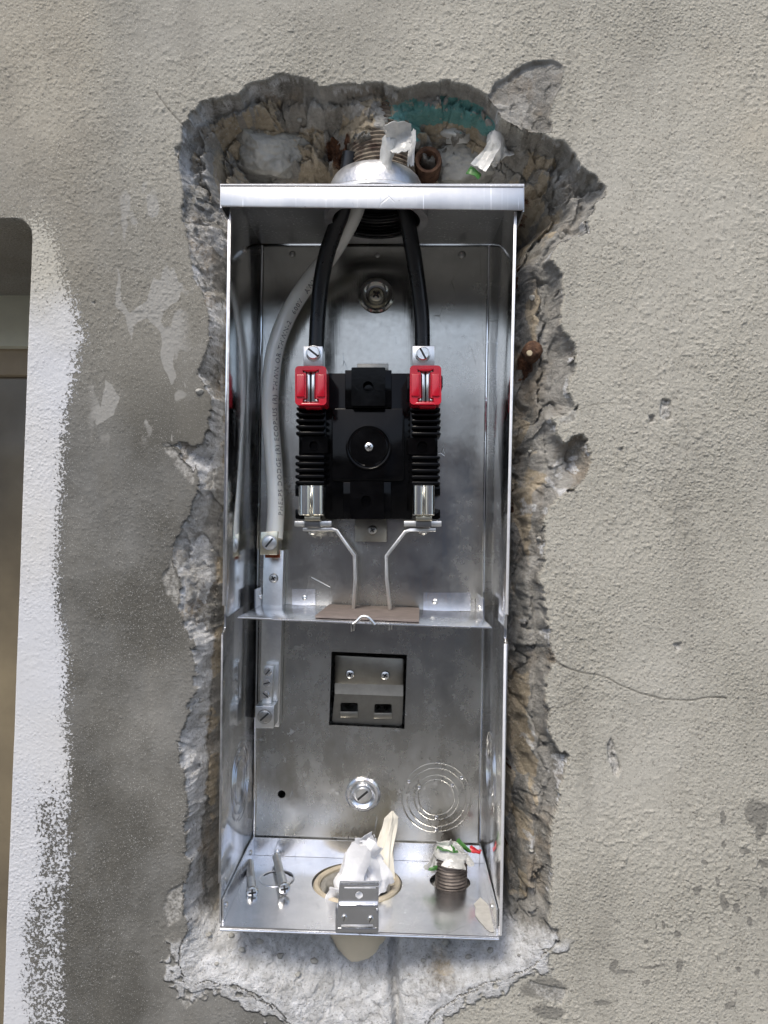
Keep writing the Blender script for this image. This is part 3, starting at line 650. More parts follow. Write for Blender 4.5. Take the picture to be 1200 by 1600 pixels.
# back
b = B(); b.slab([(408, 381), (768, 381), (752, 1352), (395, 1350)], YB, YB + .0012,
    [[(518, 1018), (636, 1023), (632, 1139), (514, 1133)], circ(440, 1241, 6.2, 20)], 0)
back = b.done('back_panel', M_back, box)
def vpos(py, top, bot): return (py - top) / (bot - top)
lv = lambda py: vpos(py, 294, 1447)
b = B(); b.plate([(0, 0), (lv(946), 0), (lv(949), .006), (lv(982), .006), (lv(990), -.001), (lv(1380), 0), (lv(1382), .004), (1, .004), (1, YB), (0, YB)], [],
    side_map(LF, LBk), (-.0013, 0, 0), .0001)
lside = b.done('side_panel', M_side, box)
rv = lambda py: vpos(py, 294, 1463)
b = B(); b.plate([(0, 0), (rv(961), 0), (rv(964), .006), (rv(998), .007), (rv(1006), -.001), (1, 0), (1, YB), (0, YB)], [],
    side_map(RF, RBk), (.0020, 0, 0), .0001)
rside = b.done('side_panel', M_side, box)
# folded front hem, right (reads as the bright thin line)
for (a, c, yo) in (((803.4, 330), (789.6, 960), -.0012), ((787.5, 1006), (780.5, 1462), -.0014)):
    b = B(); b.plate([a, (a[0] + 4.4, a[1]), (c[0] + 4.0, c[1]), c], [], lambda x, y: P(x, y, yo), (0, .0012, 0), .0002); b.done('hem', M_edge, rside)
for (a, c, yo) in (((358, 330), (350.5, 946), -.0012), ((345.5, 992), (341.5, 1380), -.0014)):
    b = B(); b.plate([a, (a[0] + 3, a[1]), (c[0] + 3, c[1]), c], [], lambda x, y: P(x, y, yo), (0, .0012, 0), .0002); b.done('hem', M_edge2, lside)
# bent seam where sides meet the back
for (x0, x1, xx) in ((409.5, 396.5, 1), (764, 748.5, -1)):
    pts = [P(x0, 384, YB - .002), P(x1, 1340, YB - .002)]
    b = B(); b.tube(pts, .0011, 8); b.done('seam', M_side, back)
# hood: lip, top, returns
TZ = lambda x, y: (x, y, .2428 + (y + .006) * .060)
HX0, HX1 = P(344, 300, -.006).x, P(819, 300, -.006).x
hubc = (-.0181, .047)
b = B(); b.plate([(HX0, -.006), (HX1, -.006), (HX1, .1145), (HX0, .1145)], [circ(hubc[0], hubc[1], .0375, 48)], TZ, (0, 0, -.0012))
b.slab([(345, 288.6), (818, 290.5), (819, 327.5), (815, 328.5), (347, 322.8), (344.3, 320)], -.0072, -.0060, (), .0004)
for xx, sgn in ((HX0, 1), (HX1, -1)):
    zt = .2420; zb = .2262 if sgn > 0 else .2236
    b.box((min(xx, xx + sgn * .0012), -.0059, zb), (max(xx, xx + sgn * .0012), .05, zt))
hood = b.done('hood', M_hood, box)
# faint scribed hem at the upper bend of the hood
b = B(); b.tube([P(345, 289.5, -.0070), P(818, 291.3, -.0070)], .0009, 10); b.done('bend', M_hood, hood)
# bottom tray with lips and holes
ZT = lambda x, y: (x, y, -.2791 - .0367 * x)
BX0, BX1 = -.1262, .0694
pvc_c = (-.0342, .072); nip_c = (.0404, .0796); ko_c = (-.0988, .0735)
b = B(); b.plate([(BX0, .0), (BX1, .0), (BX1, .1165), (BX0, .1165)], [circ(*pvc_c, .036, 40), circ(*nip_c, .0165, 30),
    [(ko_c[0] + .0125 * math.cos(R(a)), ko_c[1] + .0125 * math.sin(R(a))) for a in range(20, 170, 10)] + [(ko_c[0] + .0108 * math.cos(R(a)), ko_c[1] + .0108 * math.sin(R(a))) for a in range(160, 20, -10)]],
    ZT, (0, 0, -.0012))
lipf = lambda c: (c.x, c.y, c.z - .2791 - .0367 * c.x)
b.box((BX0 + .0004, .0045, 0.0002), (BX0 + .0014, .116, .0165), 0, 0, lipf)
b.box((BX1 - .0012, .0045, 0.0002), (BX1 - .0002, .116, .0165), 0, 0, lipf)
b.box((BX0 + .0016, .1148, 0.0002), (BX1 - .0014, .1158, .0150), 0, 0, lipf)
tray = b.done('bottom_tray', M_tray, box)
b = B(); b.tube([P(344, 1452.5, -.0002), P(779.5, 1467.5, -.0002)], .0010, 8); b.done('bend', M_tray, tray)
def ring(parent, c, r, axis, tr=.0005, gaps=(), name='knockout_ring', m=None, a0=0):
    q = Vector((0, 0, 1)).rotation_difference(Vector(axis)); pts = []; out = B()
    for g0, g1 in (gaps or ((0, 360),)):
        n = max(6, int((g1 - g0) / 8)); pts = [Vector(c) + q @ Vector((r * math.cos(R(a0 + g0 + (g1 - g0) * i / n)), r * math.sin(R(a0 + g0 + (g1 - g0) * i / n)), 0)) for i in range(n + 1)]
        b2 = bmesh.new(); rings = []; A_ = q @ Vector((0, 0, 1))
        for p in pts:
            rd = (p - Vector(c)).normalized()
            rings.append([b2.verts.new(p + rd * tr * math.cos(2 * math.pi * k / 8) + A_ * tr * .7 * math.sin(2 * math.pi * k / 8)) for k in range(8)])
        for u, v in zip(rings, rings[1:]):
            for k in range(8): b2.faces.new((u[k], u[(k + 1) % 8], v[(k + 1) % 8], v[k]))
        out._merge(b2)
    return out.done(name, m or M_side, parent)
kc = P(682, 1246, YB - .0003); sB = S(YB)
for r in (54, 46, 35, 28): ring(back, kc, r * sB, FRONT, .00050, ((0, 36), (40, 148), (152, 268), (272, 360)), m=M_back)
for a in (38, 150, 270):
    for r in (50, 31): b = B(); cc = kc + Vector((math.cos(R(a)) * r * sB, -.0004, math.sin(R(a)) * r * sB)); b.box(cc - Vector((.0013, .0004, .0013)), cc + Vector((.0013, .0004, .0013)), .0004); b.done('knockout_tab', M_tray, back)
mL = side_map(LF, LBk); mR = side_map(RF, RBk)
for r in (.030, .025, .018): ring(lside, mL(lv(1258), .062) + Vector((.0004, 0, 0)), r, (1, 0, 0), .0006, m=M_tray)
for r in (.030, .025, .018): ring(rside, mR(rv(1248), .062) - Vector((.0004, 0, 0)), r, (1, 0, 0), .0006, m=M_tray)
ring(tray, (ko_c[0], ko_c[1], -.2752), .0136, (0, 0, 1), .0006, m=M_tray)
# mounting dimples
def dimple(px, py, r, rs_, kind, warm):
    c = P(px, py, YB); s_ = S(YB)
    b = B(); b.lathe([(r * s_, .0), (r * s_ * .96, .0015), (r * s_ * .86, .0026), (r * s_ * .74, .0024), (r * s_ * .62, .0008), (r * s_ * .5, .0003), (0, .0003)], c, FRONT, 48)
    d_ = b.done('mounting_dimple', M_back if warm else M_tray, back)
    screw(d_, px, py, YB - .0005, rs_, kind, 40, M_aluwarm if warm else M_alu)
dimple(588, 462, 28, 12.5, 'cross', True); dimple(567, 1241, 28, 11, 'slot', False)
for (px, py, r) in ((457, 397, 5), (590, 399, 4), (722, 398, 6), (408, 393, 4)): rivet(back, px, py, YB - .0002, r)
for (px, py) in ((433, 1333),): rivet(tray, px, py, .1145, 5, mat_=M_chrome)
rivet(lside, 0, 0, .05, 5, (1, 0, 0), mL(lv(352), .052), M_dullscrew)
for vv, yy_ in ((1350, .100), (1408, .012)): rivet(tray, 0, 0, .02, 5, (1, 0, 0), Vector((BX0 + .0015, yy_, -.266 if yy_ > .05 else -.2655)), M_chrome)
rivet(tray, 0, 0, .02, 5, (-1, 0, 0), Vector((BX1 - .0013, .028, -.275)), M_chrome)
# divider shelf
ZS = lambda x, y: (x, y, -.0640 - .040 * x)
sx0, sx1 = -.1168, .0660
b = B(); b.plate([(sx0, .013), (-.092, .0125), (-.091, .010), (.050, .010), (.051, .0125), (sx1, .012), (sx1, .1168), (sx0, .1168)], [], ZS, (0, 0, -.0011), .0001)
for x0, x1, h_ in ((-.0925, -.0725, .0140), (.0200, .0605, .0158)):
    b.box((x0, .1158, -.0640 - .04 * (x0 + x1) / 2), (x1, .1168, -.0640 - .04 * (x0 + x1) / 2 + h_))
b.box((sx0, .075, -.0592), (sx0 + .001, .1150, -.0440)); b.box((sx1 - .001, .060, -.0665), (sx1, .1150, -.0500))
shelf = b.done('divider_shelf', M_tray, box)
rivet(shelf, 476, 934, .1155, 4, mat_=M_chrome); rivet(shelf, 680, 940, .1155, 4.5, mat_=M_chrome)
rivet(shelf, 0, 0, .05, 5, (1, 0, 0), Vector((sx0 + .001, .095, -.0515)), M_chrome); rivet(shelf, 0, 0, .05, 5, (-1, 0, 0), Vector((sx1 - .001, .085, -.0600)), M_chrome)
b = B(); b.tube(spline([P(551, 975, .009), P(558, 970, .009), P(564, 964, .009), P(571, 963, .009), P(578, 967, .009), P(586, 976, .009)], 4), .0011, 8); b.done('crimped_loop', M_alu, shelf)
# plate with two hooks seen through the square opening
b = B(); sl1 = rrect(532, 1098, 559, 1114, 3); sl2 = rrect(585, 1100, 612, 1116, 3)
b.slab([(523, 1084), (630, 1088), (628, 1131), (625, 1134), (522, 1129), (519, 1126)], .1260, .1272, [sl1, sl2], 0)
b.slab([(525, 1024), (629, 1029), (631, 1031), (630, 1071), (523, 1068), (523, 1026)], .1300, .1312, (), .0003)
b2 = bmesh.new(); q = [P(523, 1067.5, .1300), P(630, 1070.5, .1300), P(630, 1088.5, .1260), P(523, 1084.5, .1260)]
vs = [b2.verts.new(v) for v in q] + [b2.verts.new(v + Vector((0, .0012, 0))) for v in q]
for f in ((0, 1, 2, 3), (7, 6, 5, 4), (0, 4, 5, 1), (1, 5, 6, 2), (2, 6, 7, 3), (3, 7, 4, 0)): b2.faces.new([vs[i] for i in f])
b._merge(b2)
for x in (532, 585):
    k = 2 if x > 560 else 0
    b.rect(x - 1, 1112 + k, x + 27, 1121 + k, .1215, .1228, .0003); b.box(P(x - 1, 1114 + k, .1228), P(x + 27, 1112 + k, .1262))
M_hook = mat('brushed_hook_plate', (.36, .34, .29), .38, 1, .12, 90, .2, 300, .0002)
hp = b.done('hook_plate', M_hook, box)
screw(hp, 547, 1053, .1298, 7.5, 'cross', 30, M_chrome); screw(hp, 602, 1055, .1298, 7.5, 'cross', 60, M_chrome)
# latch bracket on the front edge
b = B()
b.slab([(530, 1384), (592, 1386), (591, 1420), (528, 1416)], -.0030, -.0018, [rrect(538, 1386, 587, 1388.5, 1), circ(561, 1399, 6, 14)], 0)
b.slab([(528, 1417), (591, 1421), (590, 1456), (525, 1452)], -.0060, -.0048, [rrect(533, 1444.5, 583, 1451, 1)], 0)
b.rect(528, 1414, 591, 1421, -.0062, -.0020, .0008); b.rect(524, 1450, 590.5, 1458, -.0064, .002, .0006)
b.rect(524, 1420, 527.5, 1456, -.0070, .001, .0004); b.rect(588, 1422, 591.5, 1456, -.0070, .001, .0004)
b.rect(530, 1381, 592, 1385, -.0050, .000, .0005)
lb = b.done('latch_bracket', M_tray, box)
screw(lb, 538, 1434, -.0060, 4.6, 'slot', 80, M_chrome); screw(lb, 579, 1436, -.0060, 4.6, 'slot', 60, M_chrome)

# ------------------------------------------------------------------ hub and service pipe above the box
hub = empty('conduit_hub', (hubc[0], hubc[1], .2460), 'round cast conduit hub screwed onto the top of the meter box', 'conduit hub')
hc3 = Vector((hubc[0], hubc[1], .2462))
b = B(); b.lathe([(.036, .0), (.0478, .0), (.0478, .0022), (.0470, .0030), (.0375, .0034), (.0370, .0060), (.0366, .0120), (.0352, .0180), (.0330, .0225), (.0310, .0246), (.0275, .0250), (.0275, .024),
                      (.0330, .018), (.034, .010), (.034, .0)], hc3, (0, 0, 1), 72)
b.done('bell', M_hub, hub)
b = B(); pr = []
for i in range(46):
    pr.append((.0330 + .0009 * math.sin(i * 1.3) - max(0, i - 38) * .0004, -.006 + i * .0005))
b.lathe(pr, hc3, (0, 0, 1), 64); b.lathe([(.0300, .0165), (.0240, .0200), (.0235, .028), (0, .029)], hc3, (0, 0, 1), 48); b.done('thread', mat('thread_and_bore_shade', (.05, .05, .05), .35, 1), hub)  # second lathe is an added dark lining that paints the bore's shade
b = B(); b.lathe([(.0335, -.0072), (.0395, -.0072), (.0395, -.0026), (.0372, -.0026), (.0372, .0), (.0335, .0)], hc3, (0, 0, 1), 64); b.done('locknut', M_hub, hub)
pipe = B(); pr = [(.0262, .0245)]
for i in range(90):
    pr.append((.0255 + .0006 * math.sin(i * 1.45), .022 + i * .0007))
pr.append((.0262, .14))
pipe.lathe(pr, Vector((hubc[0] + .004, hubc[1] + .004, .2462)), (0, 0, 1), 64)
tag(pipe.done('service_pipe', M_rust, None), 'rusty threaded pipe coming down into the conduit hub above the box', 'pipe')

# ------------------------------------------------------------------ meter socket
sk = empty('meter_socket', P(576, 700, .112), 'black meter socket block with two red jaw covers mounted in the box', 'meter socket')
b = B()
b.rect(508, 583, 644, 811, .0795, .108, .0008)
b.rect(467, 634, 509, 760, .078, .104, .0006); b.rect(641, 636, 684, 762, .078, .104, .0006)
b.rect(463, 636, 509, 640, .074, .100, .0006); b.rect(641, 637, 688, 642, .074, .100, .0006)
for y0 in (644, 654, 664, 674): b.rect(462, y0, 507, y0 + 5.5, .071, .098, .0011); b.rect(643, y0 + 1, 689, y0 + 6.5, .071, .098, .0011)
for y0 in (711, 721.5, 731.5, 741.5, 751): b.rect(461, y0, 507, y0 + 6, .071, .098, .0011); b.rect(643, y0 + 1, 688, y0 + 7, .071, .098, .0011)
b.slab(rrect(472, 682, 512, 708, 2), .0745, .09, [circ(490, 696, 8, 20)], 0); b.slab(rrect(638, 684, 680, 710, 2), .0745, .09, [circ(660, 697, 8, 20)], 0)
b.lathe([(8 * S(.0745), 0), (8 * S(.0745), .0006), (6.6 * S(.0745), .0006), (6.6 * S(.0745), -.006)], P(490, 696, .0745), FRONT, 24); b.lathe([(9.5 * S(.0745), 0), (9.3 * S(.0745), .0006), (7.6 * S(.0745), .0006), (7.6 * S(.0745), -.006)], P(660, 697, .0745), FRONT, 24)
b.rect(461, 757, 470, 775, .076, .100, .0008); b.rect(679, 758, 688, 775, .076, .100, .0008)
b.rect(461, 795, 476, 811, .076, .100, .0012, rad=3); b.rect(675, 795, 688, 811, .076, .100, .0012, rad=3)
b.rect(506, 757, 514, 808, .080, .100, .0006); b.rect(637, 757, 643, 808, .080, .100, .0006)
b.rect(505, 590, 514, 626, .078, .100, .0006); b.rect(636, 588, 642, 626, .078, .100, .0006); b.rect(684, 586, 692, 606, .080, .100, .0012, rad=3)
b.slab(rrect(518, 638, 632, 752, 6), .0775, .09, (), .0009)
b.rect(539, 578, 612, 637, .0760, .09, .0007); b.slab(rrect(549, 574, 602, 634, 2), .0705, .09, [circ(575, 604, 8.5, 24)], 0)
b.rect(536, 753, 611, 811, .0780, .09, .0007); b.slab(rrect(547, 752, 600, 811, 2), .0740, .09, [circ(572, 782, 8, 24)], 0)
for (cx, cy, rr, yy_) in ((575, 604, 8.5, .0705), (572, 782, 8, .0740)):
    s_ = S(yy_); b.lathe([(rr * s_ * 1.12, 0), (rr * s_ * 1.08, .0006), (rr * s_ * .96, .0006), (rr * s_ * .94, -.010)], P(cx, cy, yy_), FRONT, 24)
s_ = S(.0775); b.lathe([(36 * s_, 0), (35.5 * s_, .0010), (33.5 * s_, .0012), (32 * s_, .0008), (30.5 * s_, .0008), (30 * s_, .0022), (28.5 * s_, .0028), (0, .0028)], P(576, 699, .0775), FRONT, 64)
blk = b.done('block', M_black, sk)
screw(sk, 576.5, 698.5, .0748, 7.5, 'cross', 35, M_chrome)
b = B(); b.rect(558, 568, 607, 582, .100, .1012, .0003); b.done('mounting_tab', M_hook, sk)
b = B(); b.slab([(555, 806), (604, 806), (604, 847), (555, 846)], .106, .1072, (), .0003); tb = b.done('mounting_tab', M_hook, sk)
screw(tb, 582, 828.5, .1058, 7.5, 'cross', 30)
for k, x0 in enumerate((461, 640.5)):
    w_ = 49; yt = 572 - k
    I = lambda x, y: (x0 + x, yt + y)
    hole = [I(12, 4.5), I(37, 4.5), I(37, 10), I(32, 11), I(32, 50), I(37, 51), I(37, 57), I(12, 57), I(12, 51), I(17, 50), I(17, 11), I(12, 10)]
    cv = B(); cv.slab(rrect(x0, yt, x0 + w_, yt + 61, 6), .058, .085, [hole], 0)
    # rounded front shoulders and lip
    cv.slab(rrect(x0 + 2, yt + 13, x0 + 15, yt + 48, 2), .0568, .0585, (), .0006); cv.slab(rrect(x0 + 34, yt + 13, x0 + 46.5, yt + 48, 2), .0568, .0585, (), .0006)
    cv.slab([I(10, 4.5), I(38, 4.5), I(32, 8.5), I(16, 8.5)], .0575, .062, (), .0004)
    cv.slab([I(10, 57.5), I(38, 57.5), I(42, 61.5), I(6, 61.5)], .0562, .060, (), .0006)
    cv.slab([I(13, 60), I(43, 60), I(40, 65.5), I(16, 65.5)], .064, .078, (), .0006)
    cvo = cv.done('jaw_cover', M_red, sk)
    b = B()
    for xa, xb in ((17.6, 23.6), (25.2, 31.2)): b.rect(x0 + xa, yt + 5, x0 + xb, yt + 57, .0612, .0800, .0010)
    for xa, xb in ((12.5, 17.5), (31.4, 36.6)):
        for ya in (5.5, 51.5): b.rect(x0 + xa, yt + ya, x0 + xb, yt + ya + 5, .0610, .0640, .0008)
    b.done('jaw', M_spring, sk)
    # terminal lug
    lx0, lx1, ly0 = ((474, 503, 541), (644.5, 679, 540.5))[k]
    b = B(); b.rect(lx0, ly0, lx1 + (0 if k else 1), 572, .0660, .0840, .0004)
    lug = b.done('terminal_lug', M_alu, sk); screw(lug, (490, 660.5)[k], (552.5, 554)[k], .0660, 10, 'slot', (-38, -62)[k], M_chrome, h=.0042)
    # lower contact: two folded springs
    jx = (467, 645)[k]; b = B(); s0 = S(.064); b2 = bmesh.new(); cols = []
    n = 40; wj = (39, 34)[k]
    for i in range(n + 1):
        u = i / n; v2 = (u * 2) % 1.0 if u < 1 else 1
        bulge = .0035 * (1 - (abs(v2 - .5) * 2) ** 3.0) - .0022 * math.exp(-((u - .5) / .018) ** 2)
        cols.append([b2.verts.new(P(jx + wj * u, yy_, .067) + Vector((0, -bulge, 0))) for yy_ in (758, 759.2, 804, 805)])
    for c_ in cols: c_[0].co.y += .0015; c_[3].co.y += .0015
    for c_, d_ in zip(cols, cols[1:]):
        for j in range(3): b2.faces.new((c_[j], d_[j], d_[j + 1], c_[j + 1]))
    b._merge(b2); b.rect(jx + .6, 758.5, jx + wj - .6, 805, .0676, .086, .0004); b.done('jaw', M_spring, sk)
    # spring clip, cross bracket, strap
    cx = (488.5, 663)[k]
    b = B(); b.rect(cx - 13, 805, cx + 12, 814, .0700, .0860, .0004); b.done('spring_clip', M_aluwarm, sk)
    b = B(); b.rect(cx - 13, 812, cx + 11, 824, .0735, .0860, .0006); b.done('spring_band', mat('grey_spring_steel', (.22, .22, .22), .4, 1, .1), sk)
    br_ = ((460, 518), (631, 690))[k]
    b = B(); b.rect(br_[0], 814, br_[1], 822.5, .0775, .0950, .0005); b.done('cross_bracket', M_strap, sk)
    path = ([(473, 827), (519, 827), (526, 829), (553.5, 868), (555, 905), (551.5, 953)], [(681, 828), (641, 828), (633, 831), (603.5, 869), (604, 905), (609, 953)])[k]
    th = 2.7; Lp, Rp = [], []
    for i, p in enumerate(path):
        a_ = Vector(path[max(i - 1, 0)]); c_ = Vector(path[min(i + 1, len(path) - 1)]); tn = (c_ - a_).normalized(); nn = Vector((-tn.y, tn.x))
        Lp.append(tuple(Vector(p) + nn * th)); Rp.append(tuple(Vector(p) - nn * th))
    b = B(); b.slab(Lp + Rp[::-1], .0800, .0990, (), .0004); st_ = b.done('bus_strap', M_strap, sk)
    b = B(); q_ = P((488, 661)[k], 831, .088); b.lathe([(.0042, 0), (.0040, .0012), (.0025, .0022), (0, .0026)], q_, (0, 0, -1), 20); b.done('bolt_head', M_chrome, st_)
    b = B(); xs = (551, 610)[k]; b.rect(xs - 3, 973, xs - .6, 987 - k * 2, .078, .0895, .0003); b.rect(xs + .6, 973, xs + 3, 986 - k * 2, .078, .0895, .0003); b.done('strap_end', M_strap, st_)
fb = B(); fb.plate([(-.0622, .022), (.0140, .020), (.0165, .111), (-.0600, .111)], [], lambda x, y: (x, y, -.0617 - .040 * x), (0, 0, -.0017), .0003)
tag(fb.done('fibre_board', M_fibre, None), 'thin brown fibre board lying on the divider shelf under the bus straps', 'insulating board')

# ------------------------------------------------------------------ cables
def cable(name, pts, r, m, label, cat, group=None):
    path = spline([P(*p) for p in pts], 10); b = B(); b.tube(path, r, 24); o = b.done(name, m, None, True, 60); return tag(o, label, cat, group), path
cable('power_cable', [(548, 240, .040), (541, 290, .044), (534, 330, .050), (524, 358, .056), (511, 396, .063), (502, 440, .070), (497, 490, .0745), (494, 552, .0765)], 12.6 * S(.07), M_blkcable,
      'black power cable at left, bent over to the left red jaw cover', 'cable', 'black power cables coming down from the hub')
cable('power_cable', [(628, 240, .044), (630, 290, .048), (634, 330, .052), (641, 370, .058), (648, 410, .064), (655, 460, .071), (659, 500, .0745), (660, 556, .0765)], 12.4 * S(.07), M_blkcable,
      'black power cable at right, running straight down to the right red jaw cover', 'cable', 'black power cables coming down from the hub')
npts = [(570, 262, .060), (562, 300, .060), (553, 332, .062), (536, 366, .068), (512, 404, .082), (478, 446, .094), (449, 494, .0985), (430, 546, .0985), (423, 600, .0985), (422, 650, .0985), (426, 700, .098), (430, 760, .096), (431, 800, .093), (428, 842, .089)]
nc, npath = cable('neutral_cable', npts, 13.6 * S(.098), M_whtcable, 'thick white printed cable curving down the left side of the box', 'cable')
# printing wrapped on the jacket, reading upward
fu = bpy.data.curves.new('print', 'FONT'); fu.body = '   PHELPS DODGE (R) ECOPLUS (R) THWN OR THWN-2   600V   AWM  GR'; fu.size = .0060; fu.space_character = 1.18; fu.resolution_u = 2
fo = bpy.data.objects.new('print', fu); COL.objects.link(fo); bpy.context.view_layer.update()
tm = bpy.data.meshes.new_from_object(fo.evaluated_get(bpy.context.evaluated_depsgraph_get())); bpy.data.objects.remove(fo)
bmx = bmesh.new(); bmx.from_mesh(tm); bmesh.ops.triangulate(bmx, faces=bmx.faces)
pth = list(reversed(npath)); cum = [0]
for a, c in zip(pth, pth[1:]): cum.append(cum[-1] + (c - a).length)
rad = 13.6 * S(.098) + .00012
for v in bmx.verts:
    sd_ = v.co.x * 1.0 + .012; off = v.co.y
    i = max(0, min(len(cum) - 2, int(np.searchsorted(cum, sd_)) - 1)); f = (sd_ - cum[i]) / (cum[i + 1] - cum[i] + 1e-9)
    p = pth[i].lerp(pth[i + 1], f)
    tn = (pth[min(i + 2, len(pth) - 1)] - pth[max(i - 1, 0)]).normalized(); rt = tn.cross(Vector((0, -1, 0))).normalized() * 1.0
    if rt.x < 0: rt = -rt
    fr = tn.cross(rt).normalized()
    if fr.y > 0: fr = -fr
    an = R(58) - off / rad
    v.co = p + rt * rad * math.sin(an) + fr * rad * math.cos(an)
bmx.to_mesh(tm); bmx.free(); tm.name = 'print'
link('print', tm, M_ink, nc, False)

# ------------------------------------------------------------------ neutral bar
nb = empty('neutral_bar', P(425, 1000, .110), 'long neutral bar with lugs and screws down the left of the back panel', 'neutral bar')
b = B(); b.slab([(412, 860), (443, 860), (436, 1136), (405, 1134)], .1020, .1165, (), .0004); b.done('strip', M_alu, nb)
b = B(); b.slab([(407.5, 831), (434, 830), (433, 867), (406, 867)], .0800, .1018, (), .0005); lg = b.done('lug', M_aluwarm, nb)
screw(lg, 421, 848, .0800, 9.5, 'slot', 50, M_alu, h=.0012)
b = B()
for i in range(10):
    xx = 415 + i * 2.35; b.tube([P(xx, 860, .092), P(xx + .3, 871.5, .092)], .00062, 6)
b.done('copper_strands', M_copper, nb)
screw(nb, 427.5, 903.5, .1018, 7.5, 'cross', 30)
b = B(); b.slab([(413, 1040), (428, 1041), (424, 1102), (409, 1101)], .0900, .1018, (), .0004); b.slab([(416, 1034), (436, 1034), (434, 1104), (412, 1104)], .0990, .1018, (), .0004)
ts = b.done('terminal_strip', M_alu, nb)
for (x, y, a) in ((418.5, 1050, 50), (417, 1067, 15), (415.5, 1086, -40)): screw(ts, x, y, .0900, 5.4, 'slot', a, M_chrome, h=.0010)
b = B(); b.slab([(399, 1103), (428.5, 1103), (427.5, 1138), (398, 1138)], .0800, .1040, (), .0005); lg = b.done('lug', M_alu, nb)
screw(lg, 413.5, 1119.5, .0800, 9.5, 'slot', 42, M_dullscrew, h=.0012)

# ------------------------------------------------------------------ loose machine screws on the tray
def loose_screw(hx, hy, yh, tx, ty, yt, label):
    a = P(hx, hy, yh); c = P(tx, ty, yt); d_ = (c - a).normalized(); L_ = (c - a).length; r = 9.6 * S(yh)
    e = empty('machine_screw', a, label, 'screw', 'loose screws on the bottom of the box')
    b = B(); b.lathe([(0, -.0026), (r * .5, -.0025), (r * .85, -.0018), (r, -.0006), (r, 0), (0, 0)], a, tuple(d_), 30)
    hd = b.done('screw_head', M_chrome, e)
    q_ = Vector((0, 0, 1)).rotation_difference(d_); b = B()
    for an in (10, 100):
        b2 = bmesh.new(); bmesh.ops.create_cube(b2, size=1)
        for v in b2.verts: v.co = a + q_ @ (Matrix.Rotation(R(an), 3, 'Z') @ Vector((v.co.x * r * 1.2, v.co.y * r * .3, v.co.z * .0006)) + Vector((0, 0, -.0024)))
        b._merge(b2)
    b.done('slot_shade', M_slotshade, hd)  # dark bars laid on the head as painted slot shade, nothing is cut
    pr = [(.0036, 0), (.0036, L_ * .35)]
    n = 44
    for i in range(n): pr.append((.0032 + .0003 * math.sin(i * math.pi / 1.0 + (i % 2) * 1.57), L_ * (.36 + .62 * i / n)))
    pr += [(.0014, L_), (0, L_)]
    b = B(); b.lathe(pr, a, tuple(d_), 24); b.done('shank', M_alu, e)
loose_screw(394, 1393, .047, 390, 1346, .098, 'loose machine screw nearer the left side lip, lying on the box bottom')
loose_screw(444, 1387, .048, 431, 1337, .104, 'loose machine screw leaning across the small round knockout of the box bottom')

# ------------------------------------------------------------------ crumpled things
def crumple(name, c, sx, sy, sz, seed, m, label, cat, amp=.35, sub=5, freq=2.2, shape=None, parent=None):
    rg = random.Random(seed * 7 + 1); cr = []
    for k in range(26): cr.append((rg.choice((-1, 1)) * rg.uniform(.3, 1.0), Vector((rg.gauss(0, 1), rg.gauss(0, 1), rg.gauss(0, 1))).normalized(), rg.uniform(-.7, .7)))
    b2 = bmesh.new(); bmesh.ops.create_icosphere(b2, subdivisions=sub, radius=1); ks = []
    for v in b2.verts:
        n = v.co.normalized(); q_ = n * freq + Vector((seed * 3.1, seed * 1.7, seed))
        w_ = n + mnoise.noise_vector(q_ * .7) * .22
        ks.append(sum(a_ * abs(w_.dot(d_) - c_) for a_, d_, c_ in cr) * .5 + .30 * abs(mnoise.noise(q_ * 2.2)) + .12 * mnoise.noise(q_ * 4) + .22 * abs(mnoise.noise(q_ * 4.5)))
    mu = sum(ks) / len(ks); sg = (sum((k_ - mu) ** 2 for k_ in ks) / len(ks)) ** .5
    for v, k_ in zip(b2.verts, ks):
        n = v.co.normalized(); k = 1 + amp * .42 * max(-1.6, min(1.6, (k_ - mu) / sg))
        p = n * k
        if shape: p = shape(p)
        v.co = Vector(c) + Vector((p.x * sx, p.y * sy, p.z * sz))
    b = B(); b._merge(b2); o = b.done(name, m, parent, True, 50)
    if label: tag(o, label, cat)
    return o
def rock(name, c, sx, sy, sz, seed, m, label, cat, planes=20):
    rg = random.Random(seed); pl = []
    for i in range(planes):
        n = Vector((rg.gauss(0, 1), rg.gauss(0, 1), rg.gauss(0, 1))).normalized(); pl.append((n, rg.uniform(.62, .92)))
    b2 = bmesh.new(); bmesh.ops.create_icosphere(b2, subdivisions=6 if sx > .01 else 3, radius=1)
    for v in b2.verts:
        n = v.co.normalized(); k = 1.05
        for pn, d_ in pl:
            dt = n.dot(pn)
            if dt > .05: k = min(k, d_ / dt)
        k *= 1 + .05 * mnoise.noise(n * 4 + Vector((seed, 0, 0))) + .03 * abs(mnoise.noise(n * 7 + Vector((0, seed, 0)))) + .04 * mnoise.noise(n * 11 + Vector((seed, 0, 0)))
        v.co = Vector(c) + Vector((n.x * k * sx, n.y * k * sy, n.z * k * sz))
    b = B(); b._merge(b2); o = b.done(name, m, None, True, 40); return tag(o, label, cat)
